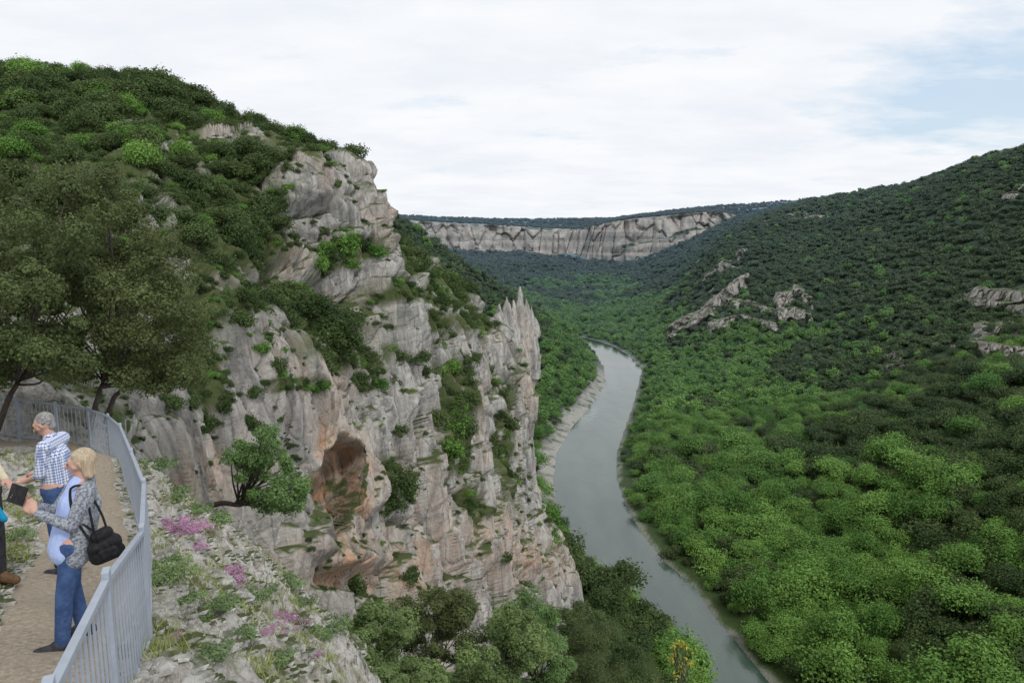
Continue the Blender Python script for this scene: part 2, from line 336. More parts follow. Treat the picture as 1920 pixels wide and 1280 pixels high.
# ---------------------------------------------------------------- left cliff
K=[[(-500,900,16),(-500,760,22),(-500,650,30),(-500,560,40),(-500,450,55),(-500,350,75),(-500,250,100),(-500,145,150),(-500,200,260)],
[(-100,860,18),(-100,760,25),(-100,650,33),(-100,560,43),(-100,450,60),(-100,350,80),(-100,250,105),(-100,140,150),(-100,190,260)],
[(120,840,21),(120,770,26),(120,660,35),(120,560,46),(120,460,60),(120,370,78),(120,260,105),(120,138,155),(120,190,260)],
[(290,990,24),(268,860,27),(258,740,31),(260,610,42),(270,470,56),(270,380,64),(250,260,105),(240,148,165),(240,205,270)],
[(400,1130,32),(375,960,35),(350,790,38),(350,640,47),(350,500,62),(350,410,74),(340,290,108),(330,176,168),(330,235,270)],
[(500,1180,42),(480,1000,46),(462,840,50),(465,690,57),(470,560,70),(460,430,86),(445,290,112),(440,228,150),(440,265,260)],
[(600,1230,52),(592,1050,57),(580,880,62),(560,720,68),(560,580,80),(545,455,96),(530,315,106),(555,268,135),(555,300,240)],
[(680,1250,62),(668,1080,66),(652,900,72),(650,730,80),(655,600,94),(650,470,106),(630,325,116),(625,292,138),(600,310,230)],
[(770,1260,74),(752,1100,80),(737,920,88),(730,750,98),(730,620,114),(705,480,120),(690,370,130),(668,318,146),(640,340,230)],
[(850,1270,90),(835,1110,98),(815,930,108),(800,770,120),(795,660,140),(775,570,160),(752,490,185),(728,425,200),(690,410,260)],
[(930,1270,115),(915,1110,125),(890,930,138),(875,790,152),(870,680,172),(862,610,195),(845,550,225),(825,505,245),(760,480,300)],
[(1000,1270,145),(985,1100,160),(955,930,178),(940,790,196),(930,700,215),(922,650,235),(912,612,255),(898,585,270),(840,570,320)],
[(1070,1230,180),(1050,1090,195),(985,930,225),(978,800,245),(985,700,262),(980,645,275),(972,618,285),(955,605,290),(900,605,340)],
[(1088,1230,205),(1062,1080,218),(996,940,248),(987,820,262),(999,700,278),(997,640,290),(992,612,300),(980,605,310),(930,610,350)],
[(1090,1230,240),(1050,1080,260),(985,950,285),(975,820,300),(985,700,315),(985,640,325),(980,620,330),(970,610,335),(930,620,360)],
[(1000,1230,320),(960,1080,340),(920,950,360),(900,820,370),(900,700,380),(900,660,385),(900,640,390),(900,630,395),(880,640,400)]]
K=np.array(K,float); K[...,2]=np.log(K[...,2])
NC,NR=1080,580
G=crspline(crspline(K,NC,0),NR,1).transpose(1,0,2)
U,Vv,Yc=G[...,0],G[...,1],np.exp(G[...,2])
rowf=np.linspace(0,8,NR)[:,None]+0*U
P=W(U,Vv,Yc); N=gnormals(P)
S=np.clip(Yc/85,.32,1.35)
def el(u,v,ru,rv,p=2): return np.exp(-((np.abs(U-u)/ru)**p+(np.abs(Vv-v)/rv)**p))
VE=[(60,200,330,130),(300,230,190,90),(420,250,70,40),(540,258,125,34),(455,320,60,38),(430,425,120,80),(200,330,170,60),(600,640,85,55),(390,520,60,35),(765,475,40,50),(830,545,45,45),(60,450,250,150),(310,600,90,60),(835,790,24,105),(938,835,16,115),
(570,530,50,24),(645,475,45,20),(720,555,40,26),(790,620,50,20),(745,900,22,45),(430,590,50,22),(880,610,40,20),(690,690,26,40),(865,950,20,40),(500,735,50,12),(350,720,40,60)]
veg=0*U
for e in VE: veg=np.maximum(veg,el(*e,4))
rk=np.maximum.reduce([el(438,264,58,15,4),el(620,370,72,66,4),el(275,395,42,42,4),el(165,345,40,14,4),el(330,275,30,12,4)])
veg=np.clip(veg*1.6,0,1)*(1-np.clip(rk*1.5,0,1))*(rowf<7.6)
qv=P*np.array([1,1,.2])
wp_=P+np.stack([vnoise(P/7,61),vnoise(P/7,62),1.5*vnoise(P/9,63)],-1)*1.4
f1,f2,cid=worley(wp_/np.array([7.5,7.5,27]),21)
g1,g2,cid2=worley(wp_/np.array([3.1,3.1,8.5]),31)
k1,k2,cid3=worley(wp_/np.array([1.25,1.25,2.6]),35)
wall=sstep(7.3,6.6,rowf)
bz=(P[...,2]+2.5*vnoise(P/15,5))/11.; bed=bz-np.floor(bz)
d=fbm(qv/16,3,40)*3.4+(cid-.5)*3.6-2.*sstep(.13,0,f2-f1)+(cid2-.5)*1.2*sstep(300,200,Yc)-.8*sstep(.12,0,g2-g1)*sstep(260,160,Yc)+((cid3-.5)*.4-.3*sstep(.12,0,k2-k1))*sstep(150,80,Yc)
led=vnoise(P/np.array([16,16,9.]),66); d+=1.2*sstep(-.1,.08,led)
d+=(sstep(0,.9,bed)-sstep(.9,1,bed))*.8*sstep(0,.3,vnoise(P/22,67))
d+=fbm(qv*np.array([1,1,2.])/1.1,3,50)*.42*sstep(200,100,Yc)
gul=np.abs(vnoise(P*np.array([1,1,.12])/15,47)); d-=4.*sstep(.09,.0,gul)
cav=1-.75*el(635,900,72,115,4)
d=d*S*(.3+.7*wall)*cav*(1-.62*veg*sstep(4.2,5.2,rowf))*(1-.5*sstep(720,600,U)*sstep(5.3,6.3,rowf))
vis=(rowf<7)
d-=2.0*el(600,970,50,60,4)*vis+4.0*el(650,1088,110,30,4)+2.5*el(985,1090,25,20,4)+2.5*el(560,480,22,14,4)
P=P+N*d[...,None]
# the arched cave: a hollow driven back into the wall
rn=vnoise(P/3.,71)*.10
cr=np.sqrt(((U-634-.12*(905-Vv))/46)**2+(np.maximum(0,895-Vv)/72)**2+(np.maximum(0,Vv-945)/55)**2)+rn
ca=sstep(1.15,.80,cr)*vis; ca2=sstep(.9,.1,cr)*vis
rd=P/np.linalg.norm(P,axis=-1,keepdims=True)
P=P+(rd*6.-N*2.4)*ca[...,None]+rd*(5.*ca2)[...,None]
warm=1.45*el(640,900,62,92,4)+.95*el(660,1050,130,60)+.75*el(600,790,50,70)+.8*el(695,400,25,70)+.5*el(620,700,70,60)+.5*el(985,720,25,70)+.8*el(990,1060,90,50)+.65*el(900,1000,70,60)+.5*el(560,470,50,30)+.6*el(380,880,90,90)+.65*el(700,1120,140,80)+.4*el(800,900,60,120)+.4*el(500,700,60,60)
warm=np.clip(warm,0,1.5)*(.75+.5*fbm(P/6,3,60))
mk_obj('cliff',mk_mesh('cliff',P,gridq(NR,NC),True,{'warm':warm,'veg':veg},[M_rock]),kind='structure',label='grey and orange limestone cliff with cave above the river',category='cliff')
CP,CU,CV,CY=P,U,Vv,Yc
CN=gnormals(P)
okr=rowf<7.25
def on_cliff(u,v):
    dd=(CU-u)**2+(CV-v)**2+np.where(okr,0,1e9); k=np.argmin(dd); return CP.reshape(-1,3)[k],CY.ravel()[k],dd.ravel()[k]
parts=[]
for (u,vt,vb,w,Y) in [(936,570,640,18,262),(950,556,650,17,268),(962,562,650,15,274),(975,537,655,17,280),(987,560,660,17,286),(996,574,665,13,292),(922,594,640,14,256)]:
    b=W(u,vb+40,Y); tp=W(u,vt,Y); r0=w/F*Y*1.35; n_=54; sg=34
    zz=np.linspace(0,1,n_)[:,None]; th=np.linspace(0,2*math.pi,sg,endpoint=False)[None]
    rad=r0*(1-zz**2.2)*.95+.3
    C=np.stack([b[0]+(tp[0]-b[0])*zz+rad*np.cos(th)*.75,b[1]+rad*np.sin(th)*1.6+0*zz,b[2]+(tp[2]-b[2])*zz+0*th],-1)
    C=np.concatenate([C,C[:,:1]],1)
    dn=np.stack([np.cos(th),np.sin(th),0*th],-1); dn=np.concatenate([dn,dn[:,:1]],1)
    pn=C*np.array([1,1,.35]); w1,w2,ci=worley(C/np.array([2.2,2.2,4.]),77)
    C=C+dn*((fbm(pn/3.,4,70)*2.2+(ci-.5)*1.6)*(.3+.7*(1-zz)))[...,None]
    parts.append((C.reshape(-1,3),gridq(n_,sg+1)))
V_,Q_=joinVQ(parts)
mk_obj('rock_pinnacle',mk_mesh('rock_pinnacle',V_,Q_,True,{'warm':0,'veg':0},[M_rock]),kind='structure',label='jagged grey limestone spires on the ridge end',category='rock')
# ---------------------------------------------------------------- outcrops on the right-hand slope
OUT=[[(1222,675,595),(1265,650,540),(1310,640,500),(1350,610,470),(1385,575,450),(1430,520,450)],
[(1300,650,570),(1340,640,550),(1390,625,545),(1440,630,565),(1470,630,580)],
[(1440,620,540),(1490,618,520),(1540,625,560)],
[(1770,585,530),(1840,588,528),(1880,596,532),(1930,606,532),(2000,616,532)],
[(1780,655,595),(1850,680,590),(1885,690,585),(1930,690,595),(2000,690,595)],
[(1640,712,655),(1675,706,650),(1710,700,655)],
[(1865,385,340),(1910,385,332),(1960,380,332)],
[(1450,428,400),(1510,420,388),(1570,412,384)],
[(1720,655,620),(1780,660,625),(1840,666,630)],[(1370,450,420),(1450,434,404)]]
kpts=[]
for oi_,O in enumerate(OUT):
    O=np.array(O,float); n=130; Oi=np.stack([np.interp(np.linspace(0,len(O)-1,n),np.arange(len(O)),O[:,k]) for k in range(3)],1)
    k=84; tz=np.linspace(0,1,k)[:,None]; vv=Oi[:,1][None]*(1-tz)+Oi[:,2][None]*tz; uu=Oi[:,0][None]+0*vv
    ci_=np.linspace(0,n-1,14).round().astype(int); ri_=np.linspace(0,k-1,9).round().astype(int)
    Hs=hits(uu[np.ix_(ri_,ci_)],vv[np.ix_(ri_,ci_)]).reshape(9,14)
    T_=np.stack([np.interp(np.arange(n),ci_,Hs[i]) for i in range(9)]); YY=np.stack([np.interp(np.arange(k),ri_,T_[:,j]) for j in range(n)],1)
    a_=np.linspace(0,1,n)[None]; ir=.3*vnoise(np.stack([uu/13,vv/10,0*uu],-1),90+oi_)
    edge_=sstep(.02,.34,np.minimum(np.minimum(tz,1-tz)*1.3,np.minimum(a_,1-a_)*1.5)+.22*ir)
    # the face rises in two steep steps instead of following the slope
    stp=np.interp(tz,[0,.42,.5,.85,1],[0,.10,.42,.52,1.])
    YS=YY[:1]+(YY[-1:]-YY[:1])*(stp*edge_+tz*(1-edge_)); YS=np.minimum(YS,YY+2)
    P=W(uu,vv,YS); Nh=np.zeros_like(P); Nh[...,1]=-.85; Nh[...,0]=-.35; Nh[...,2]=.15; sc_=np.clip((Oi[:,1]-Oi[:,2]).mean()/F*YY.mean()/40,.35,.8)
    w1,w2,ci=worley(P/np.array([11,11,30])/sc_,81); w3,w4,ci2=worley(P/np.array([4.5,4.5,8]),83)
    nlow=fbm(P*np.array([1,1,.45])/(24*sc_),4,80)
    off=(-1.5+nlow*40+(ci-.5)*8-5*sstep(.12,0,w2-w1))*sc_+(ci2-.5)*3
    off=off*edge_-9*(1-edge_)
    kpts.append(P[(off>1.5)]); P=P+Nh*off[...,None]
    mk_obj('rock_outcrop',mk_mesh('rock_outcrop',P,gridq(k,n),True,{'warm':.15,'veg':0},[M_rockmid]),kind='structure',label='pale limestone outcrop breaking through the wooded slope',category='rock')
kpts=np.concatenate(kpts)[::3]; KD=KDTree(len(kpts))
for i,p in enumerate(kpts): KD.insert(p,i)
KD.balance()
# ---------------------------------------------------------------- foliage prototypes
def leaves(cent,crad,nl,leaf,seed,up=.5,flatz=.8):
    r=np.random.default_rng(seed); cent=np.array(cent,float); nc=len(cent); crad=np.broadcast_to(crad,(nc,))
    idx=r.integers(0,nc,nl); dr=r.normal(size=(nl,3)); dr/=np.linalg.norm(dr,axis=1,keepdims=True)
    rad=crad[idx]*(.45+.6*r.random(nl)**.7)
    wob=1+.5*vnoise(dr*2.3+idx[:,None]*3.7,seed)
    pos=cent[idx]+dr*(rad*wob)[:,None]*np.array([1,1,flatz])
    nrm=dr+np.array([0,0,up])+r.normal(size=(nl,3))*.55; nrm/=np.linalg.norm(nrm,axis=1,keepdims=True)
    t1=np.cross(nrm,r.normal(size=(nl,3))); t1/=np.linalg.norm(t1,axis=1,keepdims=True); t2=np.cross(nrm,t1)
    s=(leaf*(.6+.8*r.random(nl)))[:,None]; t1=t1*s*.5; t2=t2*s*.36
    V=np.stack([pos-t1,pos+t2*.9,pos+t1,pos-t2*.9],1).reshape(-1,3); Q=np.arange(nl*4).reshape(-1,4)
    ct=.78+.44*r.random(nc); tint=np.repeat(ct[idx]*(.72+.56*r.random(nl)),4)
    return V,Q,tint
def tree_proto(name,seed,nl,leaf,mat,nc=16,flat=.78,trunk=True,spread=1.):
    r=np.random.default_rng(seed); d=r.normal(size=(nc,3)); d/=np.linalg.norm(d,axis=1,keepdims=True); d[:,2]=np.abs(d[:,2])*1.0-.25
    c=d*(.42+.36*r.random((nc,1)))*np.array([1,1,flat])*spread; c[:2]*=.2
    V,Q,t=leaves(c,.28+.2*r.random(nc),nl,leaf,seed)
    L=[(V,Q)]; 
    if trunk:
        tr=[tube([(0,0,-1.25),(.04,.02,-.8),(.02,-.03,-.2),(0,0,.3)],[.06,.05,.04,.02],6)]
        for k in range(4):
            e=c[k+2]; tr.append(tube([(.02,0,-.5),e*.5+np.array([0,0,-.2]),e],[.03,.02,.01],5))
        L+=tr
    Vj,Qj=joinVQ(L); tint=np.r_[t,np.ones(len(Vj)-len(V))]; mi=np.r_[np.zeros(len(Q)),np.ones(len(Qj)-len(Q))]
    return mk_mesh(name,Vj,Qj,False,{'tint':tint},[mat,M_bark],mi)
oakP=[tree_proto('evergreen_oak',100+i,3000,.10,M_oak,20) for i in range(4)]
decP=[tree_proto('deciduous_tree',200+i,4400,.08,M_dec,22,1.0,True,.9) for i in range(6)]
oakF=[tree_proto('oak_far',300+i,600,.24,M_oak,10,.8,False) for i in range(3)]
decF=[tree_proto('dec_far',400+i,800,.18,M_dec,10,1.0,False,.85) for i in range(3)]
shP=[tree_proto('cliff_shrub',500+i,1500,.13,M_oak,10,.8,False) for i in range(4)]
shB=[tree_proto('cliff_shrub_green',520+i,1500,.13,M_dec,10,.8,False) for i in range(2)]
def put(name,me,p,r,label,cat,group,zs=1.):
    o=mk_obj(name,me,p,label=label,category=cat,group=group); o.rotation_euler=(random.uniform(-.1,.1),random.uniform(-.1,.1),random.uniform(0,6.28)); o.scale=(r*random.uniform(.85,1.15),r*random.uniform(.85,1.15),r*zs*random.uniform(.8,1.1)); return o
TREES=[(70,190,170,45,30,38),(250,210,150,42,26,36),(365,230,50,25,8,28),(130,300,190,55,18,38),(320,330,90,40,14,32),(430,425,105,75,30,36),(390,510,60,35,8,28),(600,640,80,52,16,42),(455,320,55,30,9,28),(200,390,120,60,8,38),(555,252,90,12,18,26)]
cnt=0
for (u,v,ru,rv,n,rp) in TREES:
    for _ in range(n):
        a=random.uniform(0,6.28); b=math.sqrt(random.random()); uu,vv=u+ru*b*math.cos(a),v+rv*b*math.sin(a)
        p,Y,dd=on_cliff(uu,vv)
        if dd>900: continue
        if (390<uu<486 and 248<vv<284) or (245<uu<305 and 360<vv<430): continue
        r=rp*random.uniform(.7,1.25)/F*Y
        bright=random.random()<.15 and v<350
        put('deciduous_tree' if bright else 'oak_tree',random.choice(decP if bright else oakP),(p[0],p[1],p[2]+r*.4),r,'fresh green tree on the cliff crest' if bright else 'dark evergreen oak growing on the cliff slope','tree','trees on the cliff slope'); cnt+=1
skx=[0,60,120,200,260,300,350,400,440,500,560,620,655]; skv=[136,136,140,146,150,158,176,196,216,238,252,270,282]
for k in range(46):
    uu=-20+k*15.+random.uniform(-7,7); vv=np.interp(uu,skx,skv)+random.uniform(0,10); p,Y,dd=on_cliff(uu,vv); r=random.uniform(19,28)/F*Y
    bright=random.random()<.16 and uu<330
    put('deciduous_tree' if bright else 'oak_tree',random.choice(decP if bright else oakP),(p[0],p[1],p[2]+r*.38),r,'fresh green tree on the cliff crest' if bright else 'dark evergreen oak growing on the cliff slope','tree','trees on the cliff slope'); cnt+=1
SH=[(670,300,40,14,12,17,0),(705,345,12,24,5,13,0),(722,380,10,32,7,13,1),(762,470,35,45,18,14,0),(825,540,45,45,20,12,0),(885,600,35,25,10,10,0),(770,610,60,45,14,12,0),(560,535,55,22,12,19,0),(640,480,45,22,10,17,1),(480,592,50,18,8,14,0),
(830,790,26,110,24,19,0),(935,830,18,125,18,16,0),(748,905,28,48,7,26,0),(600,1010,35,35,8,24,1),(850,880,60,60,6,9,0),(700,700,40,40,8,18,0),(400,610,45,45,8,18,0),(350,805,40,25,5,15,0),(500,740,60,20,6,12,1),(760,1085,30,20,4,15,0),(920,1025,60,50,8,12,0),(1030,1000,22,60,12,14,1),(990,1085,20,30,4,12,0),(265,395,20,15,3,22,0),(540,330,30,30,5,12,0),(610,330,10,50,5,9,0),(460,710,30,60,8,15,1),(620,400,40,60,5,8,0),(880,700,50,60,8,12,0),(760,760,40,80,6,12,0),(290,760,30,60,6,14,0),(420,770,30,50,5,12,0)]
for (u,v,ru,rv,n,rp,br) in SH:
    for _ in range(n):
        a=random.uniform(0,6.28); b=math.sqrt(random.random()); uu,vv=u+ru*b*math.cos(a),v+rv*b*math.sin(a)
        if 565<uu<690 and 810<vv<990 : continue
        p,Y,dd=on_cliff(uu,vv)
        if dd>200: continue
        r=1.6*rp*random.uniform(.55,1.3)/F*Y; bb=random.random()<(.7 if br else .08)
        put('shrub',random.choice(shB if bb else shP),(p[0],p[1],p[2]+r*.1),r,'fresh green shrub clinging to the cliff' if bb else 'dark green shrub clinging to the limestone cliff','shrub','shrubs on the cliff face',1.25)
def instancer(name,P,r,protos,label,cat):
    n=len(P); me=bpy.data.meshes.new(name); me.vertices.add(n); me.vertices.foreach_set('co',P.astype(np.float32).ravel())
    a=me.attributes.new('rot','FLOAT_VECTOR','POINT'); rv=np.stack([rng.uniform(-.15,.15,n),rng.uniform(-.15,.15,n),rng.uniform(0,6.28,n)],1).astype(np.float32); a.data.foreach_set('vector',rv.ravel())
    a=me.attributes.new('scl','FLOAT_VECTOR','POINT'); s=np.stack([r*rng.uniform(.85,1.15,n),r*rng.uniform(.85,1.15,n),r*rng.uniform(.75,1.15,n)],1).astype(np.float32); a.data.foreach_set('vector',s.ravel())
    o=mk_obj(name,me,kind='stuff',label=label,category=cat)
    ng=bpy.data.node_groups.new(name,'GeometryNodeTree'); ng.interface.new_socket('Geometry',in_out='INPUT',socket_type='NodeSocketGeometry'); ng.interface.new_socket('Geometry',in_out='OUTPUT',socket_type='NodeSocketGeometry')
    gi=ng.nodes.new('NodeGroupInput'); go=ng.nodes.new('NodeGroupOutput'); ip=ng.nodes.new('GeometryNodeInstanceOnPoints'); jn=ng.nodes.new('GeometryNodeJoinGeometry')
    for p in protos:
        oi=ng.nodes.new('GeometryNodeObjectInfo'); oi.transform_space='ORIGINAL'; oi.inputs['Object'].default_value=p; oi.inputs['As Instance'].default_value=True; ng.links.new(oi.outputs['Geometry'],jn.inputs[0])
    ng.links.new(gi.outputs[0],ip.inputs['Points']); ng.links.new(jn.outputs[0],ip.inputs['Instance']); ip.inputs['Pick Instance'].default_value=True
    for an,sk_ in (('rot','Rotation'),('scl','Scale')):
        na_=ng.nodes.new('GeometryNodeInputNamedAttribute'); na_.data_type='FLOAT_VECTOR'; na_.inputs['Name'].default_value=an
        ng.links.new([q for q in na_.outputs if q.name=='Attribute' and q.enabled][0],ip.inputs[sk_])
    ng.links.new(ip.outputs[0],go.inputs[0]); md=o.modifiers.new('scatter','NODES'); md.node_group=ng
    return o
cell=np.abs(np.gradient(U,axis=1)*np.gradient(Vv,axis=0)-np.gradient(U,axis=0)*np.gradient(Vv,axis=1))
inf=(U>-150)&(Vv<1250)&(rowf<7.5)
w=(cell*veg*inf).ravel(); k=rng.choice(len(w),3700,p=w/w.sum()); rr_=rng.uniform(8,17,len(k))/F*CY.ravel()[k]
shpo=[o for o in bpy.data.objects if o.name.startswith('shrub') and o.data in shP][:5]+[o for o in bpy.data.objects if o.name.startswith('shrub') and o.data in shB][:1]
pp=CP.reshape(-1,3)[k].copy(); pp[:,2]+=rr_*.15
instancer('scrub',pp,rr_,shpo,'dense evergreen scrub covering the rocky hillside','scrub')
w=(cell*inf*(1-veg)*((CN[...,2]>.40)+2.5*(gul<.06))*(cav>.6)*(rowf>.5)).ravel(); k=rng.choice(len(w),2100,p=w/w.sum()); rr_=rng.uniform(3.5,11,len(k))/F*CY.ravel()[k]
pp=CP.reshape(-1,3)[k]; instancer('ledge_vegetation',pp,rr_,shpo,'small tufts of vegetation on the cliff ledges','scrub')
# valley forest
pts=[]
for y0,y1,sp_ in ((165,540,10.2),(540,800,8.6),(800,1500,8.2),(1500,2450,12.)):
    xs=np.arange(-.25*y1,.95*y1,sp_); ys=np.arange(y0,y1,sp_); gx,gy=np.meshgrid(xs,ys)
    gx=gx+rng.uniform(-.45,.45,gx.shape)*sp_; gy=gy+rng.uniform(-.45,.45,gy.shape)*sp_
    k=(gx/gy>-.2)&(gx/gy<.78); gx,gy=gx[k],gy[k]
    pts.append(np.stack([gx,gy,np.full(gx.shape,sp_)],1))
pts=np.concatenate(pts); x,y,spc=pts.T; z,dd,lf=Hraw(x,y)
Yw=np.interp(960+x/y*F*.99,fcs[:,0],fcs[:,3])
keep=(dd>np.where(lf&(y>450)&(y<950),12,4))&(y<Yw-25)
x,y,z,spc,dd,lf=[a[keep] for a in (x,y,z,spc,dd,lf)]
kk=np.array([KD.find((a,b,c_))[2]>3.4 for a,b,c_ in zip(x,y,z)])|(rng.random(len(x))<.20)
x,y,z,spc,dd,lf=[a[kk] for a in (x,y,z,spc,dd,lf)]
nz=fbm(np.stack([x,y,0*x],-1)/70,3,90)
br=(z+180)<(38+60*nz-(x/y>.46)*16*sstep(.44,.6,x/y)); br=br^(rng.random(len(x))<.15); br=np.where(z>-95,rng.random(len(x))<.04,br)
br=np.where(y>1500,(z<-150)&(nz>0),br)
rad=np.where(br,rng.uniform(5.4,9.4,len(x)),rng.uniform(5.0,7.6,len(x)))*np.where(dd<14,.6,1)
rad*=np.where(y<230,.7,1)*np.where(spc>11.8,1.35,np.where(spc>10,1.4*rng.uniform(.7,1.25,len(x)),1))
z=z+rad*rng.uniform(.15,.8,len(x))
inview=(x/y>-.02)&(x/y<.72)&(-z/y<.70)
order=np.argsort(np.where(inview,y,1e9)); sel=np.zeros(len(x),bool)
nd=no=0
for i in order[:2500]:
    b=bool(br[i])
    if b and nd<238: nd+=1
    elif (not b) and no<34: no+=1
    else: continue
    sel[i]=True
    o=put('deciduous_tree' if b else 'oak_tree',random.choice(decP if b else oakP),(x[i],y[i],z[i]),rad[i],'bright green broadleaf tree in the valley woodland' if b else 'dark green oak in the valley woodland','tree','trees in the gorge woodland',1.)
def proto_objs(mes,br_,y0):
    res=[]
    ks=np.where((~sel)&(br==br_)&(y>y0)&inview)[0][:len(mes)]
    for me,i in zip(mes,ks):
        sel[i]=True; res.append(mk_obj('deciduous_tree' if br_ else 'oak_tree',me,(x[i],y[i],z[i]),label='green tree in the valley woodland',category='tree',group='trees in the gorge woodland')); res[-1].scale=(rad[i],)*3
    return res
pnO=proto_objs(oakP[:4],False,330); pnD=proto_objs(decP[:6],True,330); po=proto_objs(oakF,False,700); pd=proto_objs(decF,True,700)
PT=np.stack([x,y,z],1)
k=(~sel)&(~br)&(y<620); instancer('oak_woodland',PT[k],rad[k],pnO,'dense dark oak woodland covering the gorge slopes','woodland')
k=(~sel)&br&(y<620); instancer('broadleaf_woodland',PT[k],rad[k],pnD,'bright green broadleaf woodland on the river terrace','woodland')
k=(~sel)&(~br)&(y>=620); instancer('oak_woodland',PT[k],rad[k],po,'dense dark oak woodland covering the gorge slopes','woodland')
k=(~sel)&br&(y>=620); instancer('broadleaf_woodland',PT[k],rad[k],pd,'bright green broadleaf woodland on the river terrace','woodland')
ii=rng.integers(0,len(fcs),4200); jj=rng.uniform(.6,34,4200)
j0=np.floor(jj).astype(int); Pr=PP[j0,ii]*(1-(jj-j0))[:,None]+PP[j0+1,ii]*(jj-j0)[:,None]; rr_=rng.uniform(4,8,4200)
Pr[:,0]+=rng.uniform(-5,5,4200); Pr[:,2]+=rr_*.3
w=(FVF**2).ravel(); k=rng.choice(len(w),1300,p=w/w.sum()); Pf_=FCP.reshape(-1,3)[k].copy(); Pf_[:,1]-=3; rf_=rng.uniform(4,7.5,1300)
instancer('plateau_woodland',np.concatenate([Pr,Pf_]),np.concatenate([rr_,rf_]),po,'dark scrub woodland on the distant plateau','woodland')
# ---------------------------------------------------------------- foreground ground
GC=[(0,0,-2.2),(-2,0,-2.2),(2,0,-3),(0,3,-4),(2,4,-6),(-1.91,2.9,-3.0),(-2.53,4.5,-3.3),(-3.2,6.3,-3.75),(-4.3,8.6,-4.12),(-5.65,11,-4.5),(-7.36,14,-4.9),(-9.2,17,-5.45),(-10.5,18.5,-5.7),(-12.9,19.5,-5.7),(-16,20.5,-5.7),
(-3.5,5.6,-3.37),(-5,6.9,-3.5),(-5,5,-3.2),(-5.8,8.5,-3.95),(-7.2,11,-4.3),(-8.8,14,-4.8),(-10.5,16.5,-5.3),(-14,17,-5.4),(-8,8,-3.2),(-11,11,-3.6),(-14,14,-4.3),(-8,5,-2.8),(-20,15,-3.5),(-20,8,-2),(-12.5,21.5,-5.5),(-16,24,-4.8),(-24,26,-4),
(-9.6,19.6,-7.8),(-8.2,17.8,-8),(-9.,22,-10),(-11,23.5,-8.5),(-6.9,17.2,-8.4),
(-2.33,5.5,-3.57),(-2.18,8,-5.2),(-4.06,9,-4.5),(-3.96,10.5,-5.28),(-3.2,10.5,-5.94),(-4.1,13,-6.35),(-2.7,11,-6.4),(-6.1,14.6,-5.8),(-7.6,15.5,-5.2),(-7.06,15.3,-5.6),
(-3.3,13.8,-8),(-2.1,12,-8.2),(-1.5,10,-7.4),(-4.9,15.8,-8),(-.9,8,-6.8),
(-1,13,-10),(-2.5,16,-12),(-4.5,19,-13),(-7,22,-13),(-5,26,-17),(-2,25,-19),(3,12,-10),(3,20,-17),(6,6,-9),(10,15,-16),(10,30,-27),(0,35,-28),(-6,35,-25),(20,40,-40),(20,20,-27),(8,50,-46),(-3,50,-42),(-12,40,-27)]
GC=np.array(GC); T2=TPS(GC[:,:2]/10,GC[:,2],1e-4)
FP=np.array([(-1.0,1.2,-1.75),(-1.91,2.9,-1.92),(-2.53,4.5,-2.2),(-3.2,6.3,-2.65),(-4.3,8.6,-3.03),(-5.65,11,-3.4),(-7.36,14,-3.82),(-9.2,17,-4.4),(-10.5,18.5,-4.6),(-11.6,19,-4.6),(-12.9,19.5,-4.6),(-15,20.3,-4.6),(-18,21,-4.6)])
_t=np.gradient(FP[:,:2],axis=0); _t/=np.linalg.norm(_t,axis=1,keepdims=True)
PC=FP[:,:2]+np.stack([-_t[:,1],_t[:,0]],1)*.66
def pdist(x,y,C):
    best=np.full(np.shape(x),1e9)
    for a,b in zip(C[:-1],C[1:]):
        ab=b-a; t_=np.clip(((x-a[0])*ab[0]+(y-a[1])*ab[1])/(ab@ab),0,1)
        best=np.minimum(best,np.hypot(x-a[0]-t_*ab[0],y-a[1]-t_*ab[1]))
    return best
def Gh(x,y,rough=True):
    x=np.asarray(x,float);y=np.asarray(y,float); z=T2(np.stack([x,y],-1)/10)
    if rough:
        dp=pdist(x,y,PC); k=sstep(.55,1.1,dp); P=np.stack([x,y,z],-1)
        w1,w2,ci=worley(P/.36,7); v1,v2,ci2=worley(P/1.1,9)
        z=z+k*((ci-.5)*.24*sstep(0,.12,w2-w1)+(ci2-.5)*.34*sstep(0,.12,v2-v1)+fbm(P/.2,4,12)*.14)+fbm(P/.5,3,15)*.02
    return z
a_=np.linspace(-1.5,.75,700); y_=np.exp(np.linspace(math.log(1.6),math.log(62),600)); A,Yf=np.meshgrid(a_,y_); Xf=A*Yf
Zf=Gh(Xf,Yf); Pf=np.stack([Xf,Yf,Zf],-1)
m=NT('rocky_soil'); p_=m.pos()
n1_=m.noise(p_,1.3,7,.7); n3=m.noise(p_,9,6,.75)
c=m.mix(m.ramp(n3,.36,.54),(.30,.265,.21),(.64,.62,.58))
c=m.mix(m.math('MULTIPLY',m.ramp(n1_,.52,.62),.75),c,m.mix(n3,(.09,.15,.03),(.28,.26,.10)))
n4=m.noise(p_,40,3,.8)
c=m.mix(m.math('MULTIPLY',m.ramp(n4,.5,.7),.4),c,(.17,.145,.11))
c=m.mix(m.math('MULTIPLY',m.ramp(m.noise(p_,.6,3),.5,.64),.7),c,m.mix(n3,(.32,.305,.28),(.64,.62,.58)))
sz=m.add('ShaderNodeSeparateXYZ',{'Vector':p_}).outputs[2]
c=m.mix(m.ramp(sz,-9,-14),c,(.06,.08,.03))
M_soil=m.bsdf(c,.95,.1,m.math('ADD',n3,m.math('MULTIPLY',n4,.3)),1.,.08)
mk_obj('ground',mk_mesh('rocky_slope',Pf,gridq(600,700),True,None,[M_soil]),kind='structure',label='rocky limestone slope with grass beside the path',category='ground')
cl=[]
